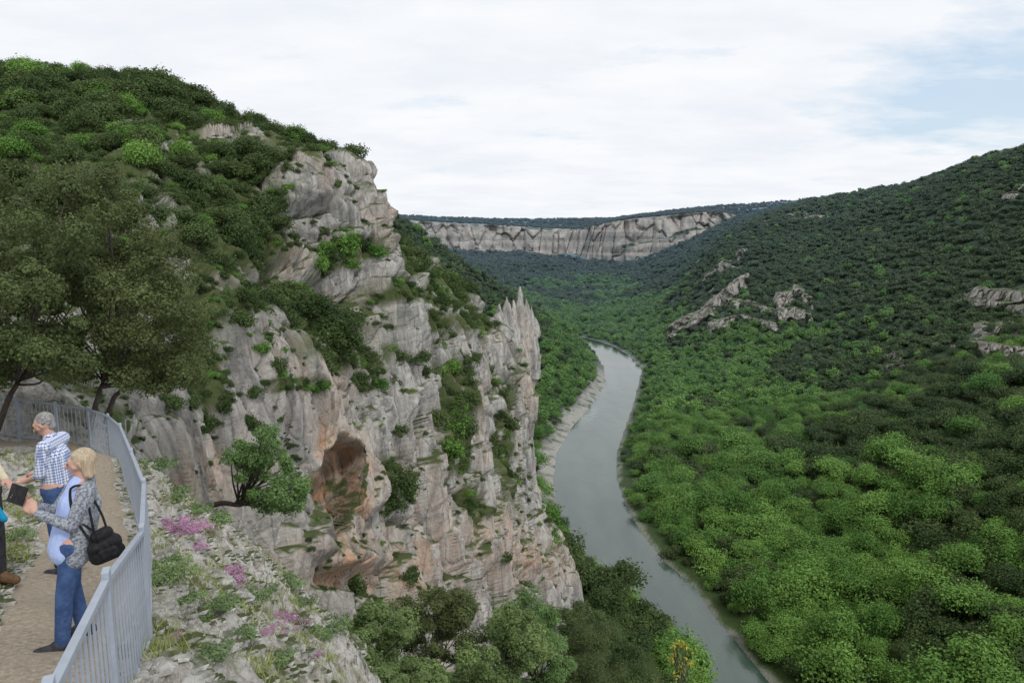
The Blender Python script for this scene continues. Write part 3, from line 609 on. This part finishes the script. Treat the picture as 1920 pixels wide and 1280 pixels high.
for a,b in zip(PC[:-1],PC[1:]):
    for t_ in np.linspace(0,1,16,endpoint=False): cl.append(a+(b-a)*t_)
cl=np.array(cl)
for _ in range(12): cl[1:-1]=.25*cl[:-2]+.5*cl[1:-1]+.25*cl[2:]
tg=np.gradient(cl,axis=0); tg/=np.linalg.norm(tg,axis=1,keepdims=True); nm=np.stack([-tg[:,1],tg[:,0]],1)
off=np.linspace(-.58,.58,15); wv_=1+.16*vnoise(np.stack([cl[:,0],cl[:,1],0*cl[:,0]],-1)*1.8,3)
PX=cl[:,None,:]+nm[:,None,:]*(off[None,:]*wv_[:,None])[...,None]
PZ=Gh(PX[...,0],PX[...,1])+.035-.06*(np.abs(off)/.58)[None]**6
m=NT('path_gravel'); p_=m.pos(); n3=m.noise(p_,22,6,.75)
c=m.mix(m.ramp(n3,.38,.65),(.22,.18,.13),(.46,.40,.32)); c=m.mix(m.math('MULTIPLY',m.ramp(m.noise(p_,1.5,4),.4,.65),.6),c,(.34,.295,.23))
M_path=m.bsdf(c,.95,.1,n3,.8,.03)
mk_obj('path',mk_mesh('path',np.concatenate([PX,PZ[...,None]],-1),gridq(len(cl),15),True,None,[M_path]),kind='structure',label='sandy gravel footpath curving along the railing',category='path')
def rock_mesh(seed,sub=3):
    import bmesh
    bm=bmesh.new(); bmesh.ops.create_icosphere(bm,subdivisions=sub,radius=1); V=np.array([v.co[:] for v in bm.verts]); Fc=np.array([[v.index for v in f.verts] for f in bm.faces]); bm.free()
    w1,w2,ci=worley(V*1.3+seed*5,seed); V=V*(.75+.4*ci+.15*fbm(V*2+seed,3,seed))[:,None]*np.array([1,.8,.6]); return V,Fc
RM=[mk_mesh('rock',*rock_mesh(i,4),False,{'warm':0,'veg':0},[M_rocknear]) for i in range(6)]
fd=[]
for _ in range(1500):
    if len(fd)>=270: break
    yv=random.uniform(3.2,16); xv=random.uniform(-1.1,-.15)*yv
    if pdist(xv,yv,PC)<.7 or pdist(xv,yv,FP[:,:2])<.2: continue
    fd.append((xv,yv))
gz=Gh(np.array([f[0] for f in fd]),np.array([f[1] for f in fd]))
for (xv,yv),zv in zip(fd,gz):
    s=random.choice([.06,.07,.08,.1,.12,.15,.2,.26])*random.uniform(.8,1.2)
    o=mk_obj('rock',random.choice(RM),(xv,yv,zv+s*.1),label='pale weathered limestone rock on the slope',category='rock',group='loose rocks on the slope'); o.scale=(s,s,s); o.rotation_euler=(random.uniform(-.4,.4),random.uniform(-.4,.4),random.uniform(0,6.28))
V0,F0=rock_mesh(3,1); n=21000; yv=rng.uniform(3,16,n); xv=rng.uniform(-1.15,-.1,n)*yv; k=(pdist(xv,yv,PC)>.5)&(fbm(np.stack([xv,yv,0*xv],-1)/1.2,2,41)>-.3); xv,yv=xv[k],yv[k]; n=len(xv); zv=Gh(xv,yv); s=.012+.08*rng.random(n)**3
VV=(V0[None]*s[:,None,None]*rng.uniform(.7,1.3,(n,1,3))+np.stack([xv,yv,zv+s*.2],1)[:,None]); FF=(F0[None]+(np.arange(n)*len(V0))[:,None,None]).reshape(-1,3)
mk_obj('gravel',mk_mesh('gravel',VV.reshape(-1,3),FF,False,{'warm':0,'veg':0},[M_rocknear]),kind='stuff',label='loose pale limestone scree on the slope',category='gravel')
n=70000; yv=rng.uniform(3,17,n); xv=rng.uniform(-1.15,-.1,n)*yv; zz=fbm(np.stack([xv,yv,0*xv],-1)/.6,3,33); k=(pdist(xv,yv,PC)>.6)&(zz>.10); xv,yv=xv[k],yv[k]; n=len(xv); zv=Gh(xv,yv)
h=rng.uniform(.05,.2,n); th=rng.uniform(0,6.28,n); ln=rng.normal(size=(n,2))*.06; w=.008
B=np.stack([xv,yv,zv-.01],1); dx_=np.stack([np.cos(th)*w,np.sin(th)*w,0*th],1); T=B+np.stack([ln[:,0],ln[:,1],h],1)
VV=np.stack([B-dx_,B+dx_,T],1).reshape(-1,3)
M_grass=leaf_mat('grass_blades',(.22,.28,.08),(.28,.31,.11),0)
mk_obj('grass',mk_mesh('grass',VV,np.arange(3*n).reshape(-1,3),False,{'tint':np.repeat(rng.uniform(.6,1.6,n),3)},[M_grass]),kind='stuff',label='sparse green grass tufts among the rocks',category='grass')
M_fl=leaf_mat('thyme_flowers',(.60,.29,.52),(.66,.37,.60),0); M_herb=leaf_mat('herb_leaves',(.18,.25,.12),(.21,.30,.13),0)
def cushion(seed,flower,leaf=.02,n=1800):
    r=np.random.default_rng(seed); c=r.normal(size=(11,3))*np.array([.5,.5,.04]); c[:,2]=np.abs(c[:,2])
    V,Q,t=leaves(c,.3+.15*r.random(11),n,leaf/.22,seed,.6,.5); k=r.random(n)<flower
    return mk_mesh('cushion',V,Q,False,{'tint':t},[M_herb,M_fl],k.astype(int))
CF=[cushion(i,.8,.017) for i in range(4)]; CH=[cushion(10+i,0.,.024) for i in range(3)]
def ground_at(u,v,y0=3,y1=30):
    ys=np.exp(np.linspace(math.log(y0),math.log(y1),400)); R=W(u,v,ys); h_=Gh(R[:,0],R[:,1]); b=R[:,2]<h_
    return (R[np.argmax(b)] if b.any() else None)
for (u,v,s) in [(345,985,.30),(325,1005,.26),(362,1000,.23),(370,1030,.17),(335,995,.24),(440,1090,.24),(430,1075,.2),(450,1108,.2),(540,1165,.21),(522,1160,.17),(556,1178,.16),(500,1190,.13),(590,1235,.11),(330,1200,.08),(310,985,.18),(350,955,.14)]:
    g_=ground_at(u,v)
    if g_ is None: continue
    o=mk_obj('flowering_thyme',random.choice(CF),(g_[0],g_[1],g_[2]+.06),label='low cushion of purple-pink flowers among rocks',category='flowers',group='flowering cushions on the slope'); o.scale=(s,s,s); o.rotation_euler[2]=random.uniform(0,6)
for (u,v,s) in [(310,1085,.24),(305,1060,.24),(470,1120,.28),(500,1110,.24),(420,1140,.2),(280,880,.45),(300,870,.4),(260,840,.45),(360,960,.3),(400,980,.35),(590,1190,.24),(540,1090,.28),(400,1230,.16),(450,1200,.18),(520,1240,.2),(250,815,.45),(330,930,.35),(560,1130,.24),(380,1160,.14),(340,1130,.18),(20,1010,.2),(600,1130,.35),(620,1180,.3),(575,1095,.35)]:
    g_=ground_at(u,v)
    if g_ is None: continue
    o=mk_obj('low_shrub',random.choice(CH),(g_[0],g_[1],g_[2]+.04),label='small grey-green herb bush on the slope',category='shrub',group='small bushes on the slope'); o.scale=(s,s,s*1.3); o.rotation_euler[2]=random.uniform(0,6)
# ---------------------------------------------------------------- near trees
def big_tree(name,base,clumps,crads,nl,leaf,mat,label,trunk_r=.13,mid=None,group=None,up=.4,seed=0):
    base=np.array(base,float); clumps=np.array(clumps,float); o=mk_obj(name,None,tuple(base),label=label,category='tree')
    if group: o['group']=group
    c=clumps-base; V,Q,t_=leaves(c,crads,nl,leaf,seed,up,.85)
    mk_obj('crown',mk_mesh('crown',V,Q,False,{'tint':t_},[mat]),parent=o)
    cen=c.mean(0); mid=np.array(mid)-base if mid is not None else cen*.5*np.array([.7,.7,1])
    L=[tube(crspline(np.array([np.zeros(3)-[0,0,.3],mid*.5+[.03,0,0],mid,mid*.4+cen*.6]),14),np.linspace(trunk_r,trunk_r*.5,14),9)]
    r=np.random.default_rng(seed)
    for k in range(0,len(c),max(1,len(c)//22)):
        st=mid*(.8+.2*r.random()); e=c[k]; mm=(st+e)/2+r.normal(size=3)*.12
        L.append(tube(crspline(np.array([st,mm,e]),9),np.linspace(trunk_r*.42,.012,9),6))
    V,Q=joinVQ(L); mk_obj('trunk',mk_mesh('trunk',V,Q,True,None,[M_bark]),parent=o); return o
def blobs(lst,n,seed,Yj=1.5):
    r=np.random.default_rng(seed); C=[];R=[]
    for (u,v,ru,rv,Y) in lst:
        for _ in range(n):
            a=r.uniform(0,6.28); b=math.sqrt(r.random()); y=Y+r.normal()*Yj
            C.append(W(u+ru*b*math.cos(a),v+rv*b*math.sin(a),y)); R.append(r.uniform(.28,.75)*Y/22)
    return C,np.array(R)
oaks=[((165,785,20.0),[(250,560,90,90,21.5),(285,500,80,70,22),(200,655,130,60,21),(345,640,30,80,22.5),(300,690,70,35,22)],(195,715,20.6)),
((-8,785,18.5),[(60,430,130,110,20),(80,560,120,80,19.5),(50,665,120,45,19)],(38,705,18.9)),
((195,775,21.5),[(150,380,100,60,24),(190,470,120,70,24),(120,500,100,60,23)],(228,715,21.8)),
((-150,780,18),[(-60,500,120,130,19),(-100,620,120,60,18.5)],(-140,700,18.2))]
for i,(b,bl,md) in enumerate(oaks):
    C,R=blobs(bl,28,600+i,2.); big_tree('oak_tree',W(*b),C,R*.72,84000,.07,M_oaknear,'large evergreen oak leaning over the path railing',.08,W(*md),'evergreen oaks beside the path',seed=i)
C,R=blobs([(500,840,60,50,32),(540,890,55,55,32),(470,870,40,50,32),(520,930,50,30,32)],11,700,1.0)
big_tree('wild_almond_tree',W(378,940,33),C,R*.52,21000,.11,M_youngleaf,'small green tree growing sideways out of the cliff',.14,W(455,945,32.5),seed=21)
juns=[((690,1330,19),[(700,1190,70,60,20),(650,1240,50,50,19)],0),((800,1360,24),[(790,1150,70,50,25),(830,1210,90,60,24),(850,1140,40,30,25)],1),((930,1360,20),[(950,1210,85,60,21),(890,1260,90,40,20),(960,1170,40,30,21)],0),((1010,1360,30),[(990,1160,50,45,31),(1010,1240,60,50,30)],1),((760,1380,15),[(760,1275,80,35,16),(690,1290,70,30,15)],0),((1080,1380,36),[(1080,1180,60,50,38),(1100,1260,70,50,36)],1)]
for i,(b,bl,kd) in enumerate(juns):
    C,R=blobs(bl,27,800+i,.9); big_tree('juniper_bush',W(*b),C,R*.52,52000,.07,M_youngleaf if kd==1 and i==3 else (M_oaknear if kd else M_jun),'grey-green juniper bush growing below the viewpoint',.06,None,'bushes below the viewpoint',seed=40+i,up=.7)
C,R=blobs([(1280,1215,22,14,14),(1275,1245,25,20,14)],7,900,.15)
big_tree('sapling',W(1270,1400,14),C,R*.22,200,.07,M_yel,'thin sapling with yellow spring leaves',.015,W(1272,1300,14),seed=60)
for k in range(36):
    u=random.uniform(1060,1235); v=random.uniform(1120,1330)+(u-1060)*.35; Y=random.uniform(70,150)
    p=W(u,max(v,1090+(u-1040)*.95),Y); r=random.uniform(24,38)/F*Y
    put('oak_tree',random.choice(oakP),tuple(p),r,'grey-green oak on the steep slope below','tree','trees below the cliff')
# ---------------------------------------------------------------- fence
M_paint=flat_mat('grey_paint',(.36,.40,.47),.45,(.31,.35,.41),8,.5)
def box(c,ax,sx_,sy_,sz_):
    ax=np.array(ax,float); ax/=np.linalg.norm(ax); y3=np.cross([0,0,1],ax); y3/=np.linalg.norm(y3); z3=np.cross(ax,y3)
    V=[];
    for a in (-1,1):
        for b in (-1,1):
            for d_ in (-1,1): V.append(np.array(c)+ax*a*sx_/2+y3*b*sy_/2+z3*d_*sz_/2)
    return np.array(V),np.array([(0,1,3,2),(4,6,7,5),(0,4,5,1),(2,3,7,6),(0,2,6,4),(1,5,7,3)])
def bev(o,w=.004): 
    b=o.modifiers.new('bevel','BEVEL'); b.width=w; b.segments=2
fence=mk_obj('metal_fence',None,tuple(FP[3]-[0,0,1.1]),label='grey painted metal railing with vertical bars along path',category='fence')
fb=np.array(fence.location)
bars=[]
for i in range(len(FP)):
    d_=FP[min(i+1,len(FP)-1)]-FP[max(i-1,0)]; p=FP[i]; ax=(d_[0],d_[1],0)
    v,q_=box((0,0,0),ax,.10,.045,1.34); o=mk_obj('post',mk_mesh('post',v,q_,False,None,[M_paint]),tuple(p+[0,0,-.62]-fb),parent=fence); bev(o)
for i in range(len(FP)-1):
    a,b=FP[i],FP[i+1]; d_=b-a; Ln=np.linalg.norm(d_)
    for dz,nm_,h_,w_ in ((-.02,'top_rail',.04,.045),(-1.0,'bottom_rail',.03,.03)):
        v,q_=box((0,0,0),d_,Ln-.10,w_,h_); o=mk_obj(nm_,mk_mesh(nm_,v,q_,False,None,[M_paint]),tuple((a+b)/2+[0,0,dz]-fb),parent=fence); bev(o)
    nb=int(Ln/.135)
    for k in range(1,nb): bars.append(a+d_*k/nb)
bars.sort(key=lambda p:abs(p[1]-4.0)); 
v,q_=box((0,0,-.51),(1,0,0),.012,.012,.94); bm_=mk_mesh('baluster',v,q_,False,None,[M_paint])
for p in bars[:100]: mk_obj('baluster',bm_,tuple(p-fb),parent=fence)
V_,Q_=joinVQ([(v+p-fb,q_) for p in bars[100:]]); o=mk_obj('baluster',mk_mesh('balusters',V_,Q_,False,None,[M_paint]),parent=fence,kind='stuff')
# ---------------------------------------------------------------- people
def capsule(p0,p1,r0,r1,sc=(1,1,1),seg=14):
    p0=np.array(p0,float);p1=np.array(p1,float); d=p1-p0; Ln=np.linalg.norm(d)
    if Ln<1e-6: d=np.array([0,0,1.])
    d=d/np.linalg.norm(d); ref=np.array([1.,0,0]) if abs(d[0])<.8 else np.array([0,1.,0])
    a=np.cross(d,ref);a/=np.linalg.norm(a);b=np.cross(d,a); rings=[]
    for k in range(1,6): ph=math.pi/2*(1-k/5); rings.append((p0-d*r0*math.sin(ph),r0*math.cos(ph)))
    for k in range(0,5): ph=math.pi/2*k/5; rings.append((p1+d*r1*math.sin(ph),r1*math.cos(ph)))
    V=[p0-d*r0]; 
    for c,r in rings:
        for k in range(seg): th=2*math.pi*k/seg; V.append(c+r*(a*math.cos(th)+b*math.sin(th)))
    V.append(p1+d*r1); V=np.array(V); Fc=[]
    for k in range(seg): Fc.append((0,1+(k+1)%seg,1+k))
    for i in range(len(rings)-1):
        for k in range(seg):
            A_=1+i*seg+k;B_=1+i*seg+(k+1)%seg; Fc.append((A_,B_,B_+seg)); Fc.append((A_,B_+seg,A_+seg))
    e=len(V)-1; o=1+(len(rings)-1)*seg
    for k in range(seg): Fc.append((e,o+k,o+(k+1)%seg))
    mid=(p0+p1)/2; V=(V-mid)*np.array(sc)+mid
    return V,np.array(Fc)
def remeshed(name,caps,voxel,mat,smooth=3):
    V,Q=joinVQ([capsule(*c) for c in caps]); me=mk_mesh('tmp',V,Q); o=bpy.data.objects.new('tmp',me); COL.objects.link(o)
    r=o.modifiers.new('r','REMESH'); r.mode='VOXEL'; r.voxel_size=voxel; r.use_smooth_shade=True
    s=o.modifiers.new('s','SMOOTH'); s.factor=.5; s.iterations=smooth
    dg=bpy.context.evaluated_depsgraph_get(); dg.update(); m_=bpy.data.meshes.new_from_object(o.evaluated_get(dg)); m_.name=name
    bpy.data.objects.remove(o); m_.materials.clear(); m_.materials.append(mat); m_.polygons.foreach_set('use_smooth',np.ones(len(m_.polygons),bool)); return m_
M_skin=flat_mat('skin',(.56,.34,.26),.55,(.50,.29,.22),12,.35)
M_eye=flat_mat('eye_dark',(.03,.03,.035),.3); M_lip=flat_mat('lips',(.38,.14,.12),.5)
def make_person(loc,yaw,s,J,mats,label,hair='bob',hrot=None,sleeve=True,lean=0.):
    A_=lambda k:np.array(J[k],float)
    c=[]
    pel,ch,nb,hd=A_('pel'),A_('chest'),A_('neck'),A_('head')
    HR=np.array(hrot if hrot is not None else Matrix.Identity(3))
    hp=lambda x,y,z:hd+HR@np.array([x,y,z])
    c.append((pel+[0,-.07,0],pel+[0,.07,0],.115,.115)); c.append((pel,ch,.115,.115,(1,1.2,1))); c.append((ch,nb-[0,0,.05],.11,.07,(1,1.25,1)))
    c.append((A_('shR'),A_('shL'),.055,.055)); c.append((nb-[0,0,.04],hp(-.01,0,-.05),.055,.048))
    c+= [(hp(-.015,0,.012),hp(-.015,0,.014),.088,.088,(1,.86,1)),(hp(.03,0,.0),hp(.038,0,-.068),.062,.038,(1,.95,1)),(hp(.09,0,.01),hp(.108,0,-.018),.009,.015),(hp(.06,-.03,.028),hp(.06,.03,.028),.02,.02),
         (hp(.03,-.045,-.02),hp(.03,.045,-.02),.028,.028),(hp(.076,-.012,-.048),hp(.076,.012,-.048),.010,.010),(hp(-.01,.078,.01),hp(-.015,.08,-.02),.016,.011),(hp(-.01,-.078,.01),hp(-.015,-.08,-.02),.016,.011)]
    for sd_ in 'LR':
        sg=1 if sd_=='L' else -1
        sh,elb,wr,hip,kn,an=[A_(k+sd_) for k in ('sh','el','wr','hip','kn','an')]
        c+=[(sh,elb,.048,.036),(elb,wr,.035,.024),(hip,kn,.085,.055),(kn,an,.054,.034),(an-[0,0,.03],an+[.11,0.01*sg,-.045],.028,.02)]
        dv=A_('hd'+sd_); dv/=np.linalg.norm(dv); curl=A_('cu'+sd_) ; curl/=np.linalg.norm(curl)
        pe=wr+dv*.075; c.append((wr,wr+dv*.03,.024,.026)); 
        sp2=np.cross(dv,curl); sp2/=np.linalg.norm(sp2)
        for k,(o_,l_) in enumerate(((-.03,.062),(-.01,.072),(.01,.068),(.03,.054))):
            r0=wr+dv*.03+sp2*o_*.8; kk=pe+sp2*o_; c.append((r0,kk,.013,.0095)); m1=kk+dv*l_*.5+curl*l_*.2; c.append((kk,m1,.0092,.0085)); c.append((m1,m1+dv*l_*.15+curl*l_*.45,.0085,.0075))
        th0=wr+dv*.02-sp2*.025*sg; th1=th0+dv*.03-sp2*.028*sg+curl*.012; c.append((th0,th1,.013,.011)); c.append((th1,th1+dv*.032+curl*.016,.0105,.009))
    body=mk_obj('person',remeshed('person',c,.0072,M_skin,3),loc,label=label,category='person')
    body.matrix_world=Matrix.Translation(loc)@Matrix.Rotation(yaw,4,'Z')@Matrix.Rotation(lean,4,'Y')@Matrix.Scale(s,4)
    def part(nm_,caps,mat,vx=.011,sm=3,par=body): return mk_obj(nm_,remeshed(nm_,caps,vx,mat,sm),parent=par)
    c=[(pel+[0,-.07,-.02],pel+[0,.07,-.02],.122,.122)]
    for k in 'LR':
        c+=[(A_('hip'+k),A_('kn'+k),.096,.066),(A_('kn'+k),A_('an'+k)+[0,0,-.005],.066,.056)]
    part('trousers',c,mats['trousers'])
    for k in 'LR':
        an=A_('an'+k); part('shoe',[(an+[-.05,0,-.04],an+[.165,0,-.048],.052,.044,(1,1,1)),(an+[-.02,0,-.01],an+[.04,0,-.025],.055,.05)],mats['shoes'],.009,2)
    up=(ch-pel)/np.linalg.norm(ch-pel)
    fw=np.array([up[2],0,-up[0]])
    tor=lambda off,r0,r1,yw,a0=-.04:[(pel+up*a0+fw*off,ch+fw*off,r0,r1,(1,yw,1)),(ch+fw*off,nb-up*.05+fw*off*.5,r1,.075,(1,1.3,1))]
    c=[]
    if 'shirt' in mats and 'jacket' in mats:
        part('shirt',[(pel-up*.07+fw*.02-[0,.035,0],ch+fw*.03-[0,.03,0],.128,.108),(pel-up*.07+fw*.02+[0,.035,0],ch+fw*.03+[0,.03,0],.128,.108),(ch+fw*.03,nb-up*.05+fw*.02,.108,.075,(1,1.2,1)),(nb-up*.06,nb+up*.0+fw*.01,.068,.06)],mats['shirt'],.01,4)
        for sg in (-1,1):
            o_=np.array([0,sg*.10,0]); c+=[(pel-up*.10+o_*1.1-fw*.03,ch+o_-fw*.02,.092,.088),(ch+o_-fw*.02,A_('shL' if sg>0 else 'shR')-up*.03,.088,.07)]
        c+=[(pel-up*.10-fw*.065,ch-fw*.06,.105,.105,(1,1.2,1)),(nb-up*.06-fw*.04,nb-up*.01-fw*.045,.08,.058)]; mt=mats['jacket']; nm_='jacket'
    else:
        c=tor(0,.135,.132,1.22)+[(nb-up*.05,nb+up*.01,.078,.062)]; mt=mats.get('jacket') or mats['shirt']; nm_='jacket' if 'jacket' in mats else 'shirt'
    c.append((A_('shR')-fw*.02,A_('shL')-fw*.02,.062,.062))
    for k in 'LR':
        d_=A_('wr'+k)-A_('el'+k); 
        c+=[(A_('sh'+k),A_('el'+k),.062,.048),(A_('el'+k),A_('wr'+k)-d_*(.08 if sleeve else .75),.047,.037)]
    part(nm_,c,mt,.010)
    if hair=='bob':
        hc=[(hp(-.028,0,.020),hp(-.032,0,.022),.093,.093,(1,.93,1)),(hp(.015,-.03,.058),hp(.015,.03,.058),.038,.038)]
        for sg in (-1,1):
            hc+=[(hp(-.03,sg*.062,.03),hp(-.035,sg*.062,-.10),.030,.016),(hp(-.05,sg*.045,.02),hp(-.06,sg*.045,-.11),.045,.024),(hp(.005,sg*.052,.05),hp(.0,sg*.066,.0),.022,.010)]
        hc+=[(hp(-.068,0,.02),hp(-.075,0,-.11),.05,.026)]
        part('hair',hc,mats['hair'],.006,5)
    else:
        hc=[(hp(-.03,0,.026),hp(-.032,0,.026),.087,.087,(1,.88,1)),(hp(-.055,0,.0),hp(-.06,0,-.05),.056,.040,(1,1.1,1)),(hp(-.02,.066,.03),hp(-.03,.068,.0),.02,.012),(hp(-.02,-.066,.03),hp(-.03,-.068,.0),.02,.012)]
        part('hair',hc,mats['hair'],.007,2)
    for sg in (-1,1): mk_obj('eye',mk_mesh('eye',*capsule(hp(.079,sg*.03,.008),hp(.079,sg*.031,.008),.0095,.0095,(1,1.3,.7)),True,None,[M_eye]),parent=body)
    mk_obj('mouth',mk_mesh('mouth',*capsule(hp(.0835,-.017,-.048),hp(.0835,.017,-.048),.0055,.0055),True,None,[M_lip]),parent=body)
    return body
def fabric(name,c1,c2,scale,rough=.9,bs=.4):
    m=NT(name); n=m.noise(m.objc(),scale,5,.7); col=m.mix(m.ramp(n,.42,.58),c1,c2); f2=m.noise(m.objc((1,1,.5)),12,4)
    return m.bsdf(col,rough,.15,f2,bs,.06)
m=NT('check_shirt'); oc=m.add('ShaderNodeSeparateXYZ',{'Vector':m.objc((1,1,1))})
def stripes(ax,per,wd_): 
    fr=m.math('FRACT',m.math('MULTIPLY',oc.outputs[ax],1/per)); return m.math('LESS_THAN',fr,wd_)
st=m.math('ADD',m.math('MULTIPLY',stripes(2,.028,.35),.5),m.math('MULTIPLY',m.math('MAXIMUM',stripes(1,.028,.3),stripes(0,.028,.3)),.5))
M_check=m.bsdf(m.mix(st,(.70,.74,.82),(.06,.12,.36)),.85,.2,m.noise(m.objc(),9,3),.3,.03)
M_jeans=fabric('denim',(.04,.075,.18),(.065,.115,.25),14); M_darktr=fabric('dark_trousers',(.03,.03,.035),(.045,.045,.05),20)
M_card=fabric('mottled_cardigan',(.12,.135,.17),(.36,.38,.42),55); M_blue=fabric('light_blue_shirt',(.38,.48,.80),(.44,.54,.83),20)
M_beige=fabric('beige_jacket',(.60,.54,.40),(.55,.49,.36),14); M_turq=fabric('turquoise_jacket',(.01,.18,.34),(.015,.24,.42),10,.9,.8)
m=NT('blonde_hair'); n=m.noise(m.objc((1,1,.12)),90,4); M_blond=m.bsdf(m.mix(m.ramp(n,.35,.65),(.52,.42,.30),(.32,.25,.17)),.6,.3,n,.6,.012)
M_greyh=fabric('grey_hair',(.34,.33,.32),(.16,.155,.15),60,.8,.8); M_brownh=fabric('brown_hair',(.08,.05,.03),(.12,.08,.05),70)
M_shoe=fabric('dark_shoes',(.03,.03,.035),(.06,.06,.07),20); M_bshoe=fabric('brown_shoes',(.16,.09,.05),(.10,.06,.035),20)
M_black=fabric('black_nylon',(.012,.012,.014),(.022,.022,.025),30,.6,.8)
base=dict(pel=(0,0,.90),chest=(-.01,0,1.2),neck=(-.01,0,1.38),head=(.02,0,1.53),shL=(-.01,.165,1.335),shR=(-.01,-.165,1.335),elL=(-.03,.22,1.06),elR=(-.03,-.22,1.06),wrL=(.06,.22,.83),wrR=(.06,-.22,.83),
 hipL=(0,.09,.86),hipR=(0,-.09,.86),knL=(.03,.10,.48),knR=(.03,-.10,.48),anL=(0,.11,.09),anR=(0,-.11,.09),hdL=(.1,0,-1),hdR=(.1,0,-1),cuL=(0,-1,0),cuR=(0,1,0))
wp=(-3.53,5.68); J=dict(base); J.update(pel=(.0,0,.88),chest=(-.05,0,1.17),neck=(-.07,0,1.355),head=(-.055,0,1.50),elL=(.04,.20,1.06),wrL=(.25,.06,1.16),elR=(.07,-.21,1.06),wrR=(.28,-.13,1.18),hdL=(.6,-.40,.6),hdR=(.6,.05,.7),cuL=(.3,-.9,.3),cuR=(.3,.9,.3),
 anL=(.07,.08,.09),knL=(.06,.09,.47),anR=(-.12,-.13,.09),knR=(-.03,-.11,.47),shL=(-.07,.155,1.31),shR=(-.07,-.155,1.31),hipL=(.0,.085,.85),hipR=(.0,-.085,.85))
wz=float(Gh(*wp,False))+.03; yaw=math.radians(220); lean=math.radians(-5)
hr=Matrix.Rotation(math.radians(-22),3,'Z')@Matrix.Rotation(math.radians(12),3,'Y')
make_person((wp[0],wp[1],wz),yaw,1.0,J,dict(trousers=M_jeans,shoes=M_shoe,shirt=M_blue,jacket=M_card,hair=M_blond),'blonde woman in grey cardigan and jeans photographing with a tablet','bob',hr,True,lean)
Mw=Matrix.Translation((wp[0],wp[1],wz))@Matrix.Rotation(yaw,4,'Z')@Matrix.Rotation(lean,4,'Y')
tb=mk_obj('tablet_computer',mk_mesh('tablet',*box((0,0,0),(0,1,0),.20,.012,.14),False,None,[M_black]),label='black tablet in a case held up by a woman',category='tablet'); tb.matrix_world=Mw@Matrix.Translation((.355,-.04,1.29))@Matrix.Rotation(math.radians(22),4,'Z')@Matrix.Rotation(math.radians(-18),4,'Y'); bev(tb,.004)
bk=mk_obj('shoulder_bag',None,label='small black bag hanging from a woman\'s shoulder',category='bag'); bk.matrix_world=Mw@Matrix.Translation((-.19,.21,.90))@Matrix.Rotation(math.radians(14),4,'Y')
mk_obj('bag_body',remeshed('bag_body',[((-.07,0,-.10),(.07,0,-.10),.062,.066),((-.06,0,-.02),(.07,0,-.03),.066,.062),((-.03,0,.07),(.04,0,.06),.052,.05)],.009,M_black,14),parent=bk)
mk_obj('pocket',remeshed('pocket',[((-.04,.045,-.09),(.04,.045,-.09),.036,.036),((-.04,.045,-.06),(.04,.045,-.06),.036,.036)],.007,M_black,6),parent=bk)
for dy_ in (-.04,.05):
    V_,Q_=tube(crspline(np.array([(dy_,0,.08),(dy_*.8,-.01,.24),(.02,-.06,.46),(.11,-.11,.46),(.14,-.05,.26),(dy_+.04,.02,.05)]),30),[.009]*30,6); mk_obj('strap',mk_mesh('strap',V_,Q_,True,None,[M_black]),parent=bk)
mp=(-4.70,7.7); J=dict(base); J.update(head=(.045,0,1.52),elL=(.04,.20,1.08),wrL=(.22,.12,1.00),elR=(.04,-.20,1.08),wrR=(.22,-.12,1.00),hdL=(1,-.3,.1),hdR=(1,.3,.1),cuL=(0,-.6,-1),cuR=(0,.6,-1),neck=(.0,0,1.38))
make_person((mp[0],mp[1],float(Gh(*mp,False))+.03),math.radians(184),1.07,J,dict(trousers=M_jeans,shoes=M_shoe,shirt=M_check,hair=M_greyh),'grey-haired man in blue and white check shirt looking down','short',Matrix.Rotation(math.radians(24),3,'Y'),False,math.radians(3))
# person in beige, facing the others, with a turquoise jacket over the forearm
bp=(-5.0,6.9); J=dict(base); J.update(head=(.0,0,1.53),elL=(-.02,.2,1.08),wrL=(.16,.12,.98),elR=(-.02,-.2,1.08),wrR=(.20,-.16,1.0),hdL=(.9,-.3,-.1),hdR=(.9,.2,-.1),cuL=(0,-.4,-1),cuR=(0,.4,-1))
bz_=float(Gh(*bp,False))+.02; byaw=math.radians(-12)
make_person((bp[0],bp[1],bz_),byaw,1.06,J,dict(trousers=M_darktr,shoes=M_bshoe,jacket=M_beige,hair=M_brownh),'person standing in beige jacket, dark trousers and brown shoes','short')
jk=mk_obj('folded_jacket',remeshed('folded_jacket',[((.12,-.18,1.05),(.30,-.20,1.06),.05,.045,(1,.7,1)),((.10,-.20,.84),(.14,-.18,1.03),.05,.045,(1,.6,1)),((.18,-.22,.80),(.20,-.19,1.03),.055,.05,(1,.6,1)),((.27,-.22,.86),(.27,-.20,1.03),.05,.05,(1,.6,1)),((.28,-.20,.98),(.46,-.22,.78),.045,.035,(1,.7,1)),((.14,-.14,.90),(.24,-.14,.88),.05,.05,(1,.6,1))],.009,M_turq,4),label='turquoise jacket draped over a person\'s forearm',category='jacket')
jk.matrix_world=Matrix.Translation((bp[0],bp[1],bz_))@Matrix.Rotation(byaw,4,'Z')@Matrix.Scale(1.06,4)
